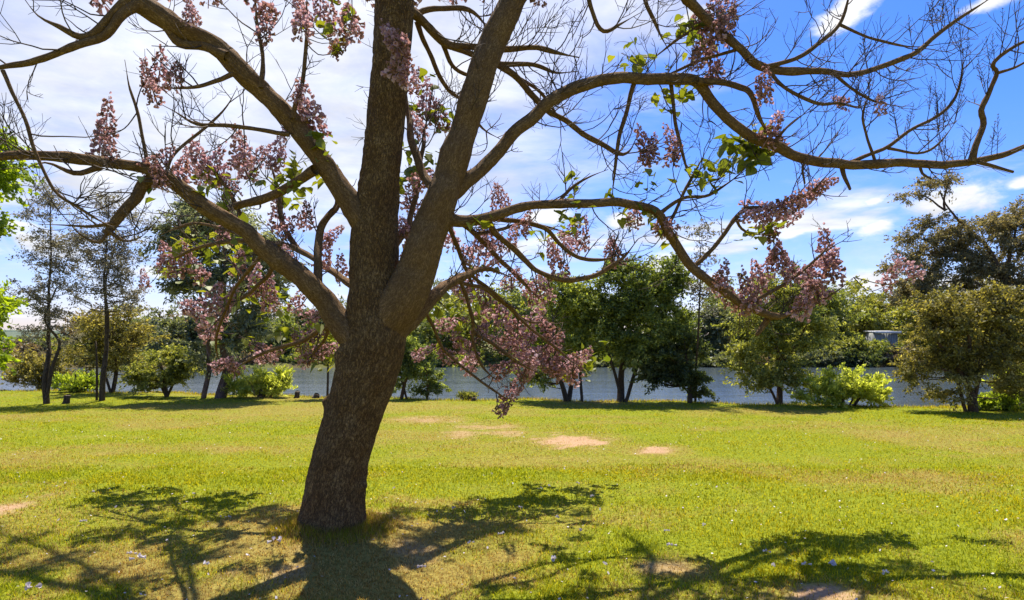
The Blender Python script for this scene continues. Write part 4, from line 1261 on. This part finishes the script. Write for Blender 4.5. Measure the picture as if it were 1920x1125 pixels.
tree_at('bronze_tree', 'many stemmed bronze green tree at the right edge of the lawn', 'tree', 15.2,
        [[(1822, 776, 8), (1818, 748, 6.5), (1806, 715, 5), (1785, 680, 3.6), (1755, 640, 2)], [(1820, 752, 5.5), (1818, 700, 4.4), (1815, 640, 3.2), (1810, 580, 1.8)], [(1822, 745, 4.6), (1836, 700, 3.6), (1850, 640, 2.6), (1862, 580, 1.4)], [(1815, 735, 3.4), (1786, 705, 2.6), (1752, 690, 1.4)]],
        [(1805, 590, 82, 62), (1870, 590, 66, 70), (1760, 640, 66, 54), (1845, 660, 76, 52), (1790, 700, 62, 36), (1725, 690, 40, 40), (1900, 660, 50, 60), (1760, 580, 48, 46), (1890, 720, 40, 34), (1780, 745, 36, 20)], 'bronze', 'bark_brown', 0.075, 0.45, 36000, 0.33, 1.15, 0.35, BANK, 29)
bush('spring_bush', 'bright green bush at the right edge behind the bronze tree', 16.0, 1925, 772, 62, 48, 'willow', 0.10, 0.4, 7000, 30, None, 0.8, 0.3)
bush('bush', 'low mid green bush under the bronze tree at the right', 15.6, 1868, 775, 46, 20, 'spring', 0.09, 0.4, 4200, 31, None, 0.8, 0.24)
tree_at('bronze_tree', 'rusty leaved tree standing behind the bright green bush at the right edge', 'tree', 19.5,
        [[(1960, 740, 6), (1955, 690, 5), (1948, 640, 4), (1940, 580, 2)]], [(1940, 650, 60, 70), (1900, 700, 40, 40), (1980, 640, 60, 80)], 'bronze', 'bark_brown', 0.1, 0.45, 6000, 0.36, 1.0, 0.3, BANK, 32)

# far bank
tree_at('gum_tree', 'huge spreading gum with high lookout branch on the far bank at right', 'tree', 72.0,
        [[(1905, 700, 9), (1898, 620, 8), (1885, 540, 6.5), (1868, 500, 5), (1840, 455, 3.4), (1800, 420, 2.4), (1775, 395, 1.7), (1756, 362, 1.0)],
         [(1885, 540, 4.5), (1895, 470, 3), (1910, 420, 1.5)], [(1860, 490, 3), (1800, 470, 2), (1720, 480, 1)], [(1892, 580, 3.6), (1830, 530, 2.2), (1740, 530, 1)], [(1772, 395, 2.2), (1770, 360, 1.6), (1785, 335, 0.8)], [(1772, 395, 2), (1735, 370, 1.2), (1712, 365, 0.7)]],
        [(1745, 345, 46, 22), (1715, 372, 30, 12), (1780, 340, 26, 18), (1870, 420, 62, 36), (1920, 410, 60, 42), (1800, 440, 56, 34), (1730, 455, 58, 34), (1700, 480, 48, 24), (1780, 500, 70, 40), (1880, 490, 60, 46), (1730, 530, 62, 38), (1920, 520, 60, 60), (1990, 450, 80, 80), (1985, 560, 80, 80), (1850, 455, 60, 40), (1790, 470, 60, 36), (1680, 500, 30, 24), (1830, 530, 70, 40), (1700, 560, 46, 30), (1750, 430, 50, 26)],
        'gumrust', 'bark_brown', 0.30, 0.42, 60000, 1.35, 1.0, 0.4, FARG, 40)
FT = [  # px, base py, D, rx, ry, crown centre py, material, label
 (22, 700, 66, 62, 34, 672, 'farbrown', 'low brown tree on the far bank at the left edge'),
 (118, 700, 68, 52, 40, 668, 'fargreen', 'rounded green far bank tree behind the nearest slender tree'),
 (262, 700, 70, 58, 46, 648, 'fardark', 'dark far bank tree left of the olive tree'),
 (330, 700, 66, 56, 52, 640, 'fardark', 'dark far bank tree rising behind the broad low olive tree'),
 (372, 700, 76, 44, 44, 640, 'farbrown', 'brownish far bank tree behind the pink gum trunk'),
 (478, 700, 68, 58, 44, 648, 'fardark', 'dark far bank tree right of the pink gum trunk'),
 (548, 700, 66, 52, 52, 640, 'fargreen', 'green far bank tree above the willowy bush'),
 (628, 700, 68, 62, 56, 634, 'fardark', 'dark far bank tree behind the thin sapling'),
 (732, 698, 70, 58, 44, 645, 'fargreen', 'green far bank tree directly behind the big trunk'),
 (806, 698, 66, 56, 62, 628, 'fargreen', 'green far bank tree right of the big trunk'),
 (878, 697, 70, 58, 64, 622, 'faryellow', 'yellow green far bank tree behind the hanging blossom'),
 (950, 697, 66, 66, 72, 618, 'fargreen', 'tall green far bank tree left of the forked tree'),
 (1150, 695, 70, 70, 70, 620, 'fargreen', 'green far bank tree behind the tall dark tree'),
 (1342, 693, 68, 52, 62, 632, 'fardark', 'deep green far bank tree right of the wispy sapling'),
 (1392, 693, 72, 56, 58, 618, 'faryellow', 'yellow green far bank tree left of the bushy olive tree'),
 (1545, 690, 70, 62, 60, 606, 'fargreen', 'green far bank tree right of the bushy olive tree'),
 (1602, 690, 74, 56, 56, 598, 'faryellow', 'light green far bank tree left of the grey shed'),
 (1585, 690, 64, 58, 26, 668, 'olive', 'low olive far bank tree above the wide spring bush'),
 (1728, 692, 76, 44, 62, 610, 'faryellow', 'bright yellow green far bank tree right of the grey shed'),
 (1800, 692, 66, 66, 56, 640, 'fargreen', 'green far bank tree behind the many stemmed bronze tree'),
 (1900, 694, 66, 66, 58, 640, 'fardark', 'dark far bank tree at the right edge'),
 (1255, 694, 67, 62, 54, 636, 'fargreen', 'green far bank tree behind the short dark tree'),
 (1060, 695, 67, 62, 54, 640, 'fardark', 'dark far bank tree behind the forked tree'),
 (1480, 693, 67, 58, 56, 622, 'fargreen', 'green far bank tree behind the bushy olive tree'),
 (172, 698, 70, 56, 52, 640, 'farbrown', 'brownish far bank tree behind the rounded bronze tree'),
 (425, 698, 67, 52, 48, 652, 'fargreen', 'green far bank tree between the pink gum trunk and the willowy bush'),
 (60, 690, 95, 60, 26, 660, 'fardark', 'distant dark tree low on the skyline near the left edge'),
 (230, 690, 92, 70, 48, 632, 'fargreen', 'distant green tree on the skyline over the rounded bronze tree'),
 (520, 690, 92, 66, 56, 625, 'farbrown', 'distant brownish tree on the skyline over the willowy bush'),
 (690, 690, 92, 80, 62, 615, 'fardark', 'distant dark tree on the skyline hidden mostly by the big trunk'),
 (850, 690, 92, 70, 70, 602, 'fardark', 'distant dark tree on the skyline above the hanging blossom'),
 (1000, 690, 92, 70, 72, 596, 'faryellow', 'distant yellow green tree on the skyline left of the forked tree'),
 (1365, 690, 92, 56, 66, 600, 'fargreen', 'distant green tree on the skyline right of the wispy sapling'),
 (1440, 690, 95, 60, 64, 596, 'faryellow', 'distant yellow green tree on the skyline behind the bushy olive tree'),
 (1570, 690, 95, 62, 70, 598, 'fardark', 'distant dark tree on the skyline left of the grey shed'),
 (1640, 690, 98, 46, 46, 610, 'fargreen', 'distant green tree on the skyline directly over the grey shed'),
 (1720, 690, 95, 56, 66, 590, 'fargreen', 'distant green tree on the skyline below the huge gum'),
 (1850, 690, 92, 80, 70, 600, 'fardark', 'distant dark tree behind the many stemmed bronze tree'),
]
for k, (px, py, D, rx, ry, cy_, mt, lab) in enumerate(FT):
    r = np.random.default_rng(500 + k)
    bl = [(px, cy_, rx * 1.12, ry * 1.15)] + [(px + r.uniform(-.75, .75) * rx, cy_ + r.uniform(-.75, .6) * ry, rx * r.uniform(.35, .6), ry * r.uniform(.3, .55)) for _ in range(4)] + [(px, py - 14, rx * .9, 16)]
    tree_at('far_tree', lab, 'tree', D, [[(px, py, 3.5), (px + 2, cy_ + ry * .4, 2.6), (px - 3, cy_ - ry * .4, 1)], [(px + 1, cy_ + ry * .6, 2), (px + rx * .4, cy_, 1)]], bl, mt, 'bark_far', 0.34, 0.5, 9000, 1.15, 1.3, 0.3, FARG, 600 + k)
tree_at('far_tree', 'thin open tree against the cloud beside the huge gum', 'tree', 88.0, [[(1655, 690, 2.4), (1652, 600, 1.8), (1655, 540, 1)]], [(1655, 565, 22, 34), (1640, 590, 24, 26)], 'fardark', 'bark_far', 0.34, 0.45, 700, 0.9, 0.6, 0.3, FARG, 660)
tree_at('far_tree', 'thin open tree topping the far trees left of the pink gum', 'tree', 84.0, [[(303, 690, 2.4), (300, 620, 1.8), (302, 585, 1)]], [(302, 590, 30, 22), (290, 610, 22, 22)], 'fardark', 'bark_far', 0.34, 0.45, 800, 0.9, 0.7, 0.3, FARG, 661)
for k, (px, py, rx, ry, mt, lab) in enumerate([
        (1430, 697, 46, 12, 'farbrown', 'low brown far bank bush left of the bushy olive tree'), (1530, 694, 50, 15, 'fardark', 'dark far bank bush above the wide spring bush'),
        (1612, 692, 42, 14, 'deep', 'dark overhanging bush at the far water line'), (1690, 690, 50, 17, 'farbrown', 'rusty far bank bush below the grey shed'), (1760, 693, 52, 18, 'bronze', 'bronze far bank bush behind the many stemmed tree'),
        (40, 703, 60, 13, 'farbrown', 'low brown far bank bush at the left edge'), (150, 703, 60, 14, 'fardark', 'low dark far bank bush between the slender trees'), (255, 702, 60, 15, 'olive', 'low olive far bank bush beyond the rounded bronze tree'),
        (360, 702, 60, 14, 'fardark', 'low dark far bank bush left of the pink gum trunk'), (470, 702, 62, 14, 'farbrown', 'low brown far bank bush behind the willowy bush'), (585, 701, 62, 15, 'fargreen', 'low green far bank bush left of the big trunk'),
        (730, 700, 70, 14, 'fardark', 'low dark far bank bush behind the big trunk'), (1120, 699, 70, 14, 'fardark', 'low dark far bank bush left of the tall dark tree'), (1240, 698, 70, 14, 'olive', 'low olive far bank bush right of the tall dark tree'), (1860, 694, 70, 18, 'fardark', 'low dark far bank bush behind the right edge trees'),
        (1640, 672, 40, 17, 'fargreen', 'mid green bush just left of the grey shed'), (1340, 697, 40, 14, 'fardark', 'dark far bank bush beside the wispy sapling'), (850, 700, 60, 14, 'fargreen', 'low green far bank bush behind the hanging blossom'), (990, 700, 60, 14, 'olive', 'low olive far bank bush left of the forked tree')]):
    bush('far_bush', lab, 62.3 if ry < 16 else 64, px, py, rx, ry * 1.2, mt, 0.26, 0.45, 4200, 700 + k, 'bushes along the far river bank', 0.3, 0.8)

# ------------------------------------------------------------------ grey shed across the river
def box(g, x0, x1, y0, y1, z0, z1):
    v = np.array([(x, y, z) for z in (z0, z1) for y in (y0, y1) for x in (x0, x1)], float)
    q = np.array([(0, 2, 3, 1), (4, 5, 7, 6), (0, 1, 5, 4), (2, 6, 7, 3), (0, 4, 6, 2), (1, 3, 7, 5)]) + g.n
    g.v.append(v)
    g.b.append(v)
    g.q.append(q)
    g.n += 8


def plain(name, col, rough=0.7, ns=3.0, amt=0.25):
    m, n, out = newmat(name)
    g = n.add('ShaderNodeNewGeometry')
    f = n.noise(g.outputs['Position'], ns, 5, 0.65)
    principled(n, out, n.mix(n.step(f, 0.3, 0.7), tuple(c * (1 - amt) for c in col), col), rough, n.bump(f, 0.2, 0.02))
    return m


M['shed'] = plain('weathered grey cladding', (0.30, 0.31, 0.29))
M['roof'] = plain('pale metal roof', (0.72, 0.72, 0.70), 0.4)
M['trim'] = plain('dark shed door', (0.06, 0.065, 0.065))
D = 66.0
sb = P(1662, 650, D)
sz0 = float(height(np.array([sb[0]]), np.array([D]))[0]) - 0.05
sb[2] = sz0
shed = thing('shed', sb, 'small grey shed with pale roof among trees across the river', 'shed')
sw = 21 / F * D
ztop = P(1660, 624, D)[2] - sz0
g = Geo()
box(g, -sw, sw, 0, 1.8, 0, ztop)
for k in range(9):
    x = -sw + 0.02 + k * (2 * sw - 0.1) / 8.0
    box(g, x, x + 0.06, -0.03, -0.003, 0.02, ztop - 0.02)
obj('wall', g.build('wall', M['shed']), shed)
g = Geo()
v = np.array([(-sw - .15, -.3, ztop), (sw + .15, -.3, ztop), (sw + .15, 2.0, ztop + .12), (-sw - .15, 2.0, ztop + .12)])
v = np.concatenate([v, v + np.array([0, 0, 0.12])])
g.v.append(v); g.b.append(v); g.n = 8
g.q.append(np.array([(0, 3, 2, 1), (4, 5, 6, 7), (0, 1, 5, 4), (1, 2, 6, 5), (2, 3, 7, 6), (3, 0, 4, 7)]))
box(g, -sw - .18, sw + .18, -.36, -.303, ztop - 0.05, ztop + .16)
obj('roof', g.build('roof', M['roof']), shed)
g = Geo()
box(g, -0.35, 0.4, -0.06, -0.032, 0.05, min(1.9, ztop - 0.15))
d_ = obj('door', g.build('door', M['trim']), shed)
g = Geo()
box(g, 0.28, 0.34, -0.1, -0.062, 0.9, 1.05)
obj('handle', g.build('handle', M['roof']), d_)

# fallen pale branch on the far bank
g = Geo()
pts = np.array([P(1668, 643, 62.8), P(1685, 655, 62.6), P(1703, 668, 62.3), P(1722, 682, 62.0), P(1735, 690, 62)])
s = smoothline(np.column_stack([pts, [0.05, 0.10, 0.11, 0.13, 0.14]]), 0.3)
g.tube(s[:, :3], s[:, 3], 8)
g.tube(np.array([P(1685, 655, 62.6), P(1697, 652, 62.7), P(1706, 655, 62.8)]), [0.06, 0.05, 0.03], 6)
o = obj('fallen_branch', g.build('fallen_branch', M['bark_pale']))
tag(o, 'bleached fallen branch slanting down the far bank below the shed', 'branch')

# ------------------------------------------------------------------ stumps on the lawn and at the water's edge
def stump(px, py, hw, hpx, label, mat, D=None):
    x, y = G(px, py)
    if D:
        y = D
        x = (px - 960) / F * D
    z = float(height(np.array([x]), np.array([y]))[0])
    r0, h = hw / F * y, hpx / F * y
    root = thing('tree_stump', (x, y, z), label, 'stump', None)
    g = Geo()
    pts = np.array([[0, 0, -0.05], [0.0, 0, 0.06 * h], [0.01, 0, 0.25 * h], [0.02, 0, 0.6 * h], [0.02, 0.01, 0.95 * h], [0.02, 0.01, h]])
    g.tube(smoothline(np.column_stack([pts, np.array([1.35, 1.25, 1.05, 0.98, 0.97, 0.9]) * r0]), 0.03)[:, :3], np.interp(np.linspace(0, 1, len(smoothline(np.column_stack([pts, pts[:, 0]]), 0.03))), [0, .1, .3, .6, .95, 1], np.array([1.35, 1.25, 1.05, 0.98, 0.97, 0.9]) * r0), 16, False,
           lambda b: (fbm(b * np.array([14, 14, 6]), 3, 3) - 0.5) * 0.06)
    obj('bark', g.build('bark', M[mat]), root)
    a = np.linspace(0, 2 * np.pi, 16, endpoint=False)
    rv = np.concatenate([[[0.02, 0.01, h + 0.01]], np.stack([0.02 + np.cos(a) * r0 * .93, 0.01 + np.sin(a) * r0 * .93, np.full(16, h - 0.005) + 0.01 * np.sin(a * 3)], 1)])
    f = np.array([(0, 1 + i, 1 + (i + 1) % 16) for i in range(16)])
    me = mesh('cut_face', rv, f, M['bark_pale'], False, {'bark': rv})
    obj('cut_face', me, root)


stump(124, 756, 6, 15, 'short grey tree stump between the two slender trees', 'bark_far')
stump(556, 749, 5, 12, 'dark little stump at the water edge beside the willowy bush', 'bark_far', 18.9)
stump(592, 750, 6, 6, 'low dark stump at the water edge left of the big trunk', 'bark_far', 18.7)
stump(887, 750, 4, 6, 'tiny dark stump at the lawn edge by the green tussock', 'bark_far', 17.9)

# ------------------------------------------------------------------ fallen blossom on the grass
def fallen(seed):
    r = np.random.default_rng(seed)
    g = Geo()
    for k in range(r.integers(2, 5)):
        c = np.append(r.normal(0, 0.022, 2), 0.02)
        d = np.append(r.normal(0, 1, 2), r.uniform(-0.1, 0.5))
        d /= np.linalg.norm(d)
        g.tube(np.array([c, c + d * 0.014, c + d * 0.034, c + d * 0.044]), np.array([0.003, 0.008, 0.012, 0.021]), 7, False)
    return g.build('fallen_blossom', M['fallen'])


FB = [fallen(i) for i in range(5)]
spots = [(265, 1055, 1.9), (60, 1110, 2.0), (155, 980, 1.2), (512, 1045, 1.7), (385, 1070, 1.2), (430, 975, .9), (175, 925, .9), (1035, 1055, 1.5), (1262, 1028, 1.2), (1560, 1068, 1.7), (1508, 1068, 1.2), (1045, 972, 1.1), (1090, 995, 1), (1110, 935, 1),
         (1085, 912, 1), (1015, 922, 1), (1030, 918, 1), (362, 930, .9), (250, 1045, 1.1), (1250, 1000, .9), (1435, 1043, 1), (1450, 1068, 1), (975, 955, 1), (1320, 990, .8), (940, 1010, 1), (880, 1030, 1), (850, 960, .9), (740, 920, .9), (1660, 1085, 1), (790, 1075, 1.1), (1595, 787, 1.1), (1135, 1065, 1)]
for k, (px, py, sc) in enumerate(spots):
    x, y = G(px, py)
    o = obj('fallen_blossom', FB[k % 5], loc=(x, y, float(height(np.array([x]), np.array([y]))[0]) + 0.022))
    o.rotation_euler = (0, 0, rng.random() * 6.28)
    o.scale = (sc * 0.42,) * 3
    tag(o, 'pale fallen blossom lying on the grass near the big tree' if k != 30 else 'lone pale fallen blossom out on the lawn by the wide spring bush', 'blossom', 'fallen blossoms on the grass')
# tiny scattered petals
r = np.random.default_rng(77)
npet = 900
y = 3.6 + 10 * r.random(npet) ** 1.3
x = (r.random(npet) * 2 - 1) * (y * 0.8 + 0.5)
z = height(x, y) + 0.03
a = r.random(npet) * 6.28
s_ = 0.006 + 0.008 * r.random(npet)
c_ = np.stack([x, y, z], 1)
ux = np.stack([np.cos(a), np.sin(a), r.normal(0, .4, npet)], 1) * s_[:, None]
uy = np.stack([-np.sin(a), np.cos(a), r.normal(0, .4, npet)], 1) * s_[:, None] * 0.7
V = np.stack([c_ - ux, c_ - uy, c_ + ux, c_ + uy], 1).reshape(-1, 3)
o = obj('petals', mesh('petals', V, np.arange(npet * 4).reshape(-1, 4), M['fallen'], False), kind='stuff')
tag(o, 'tiny pale petals scattered over the lawn', 'petals')
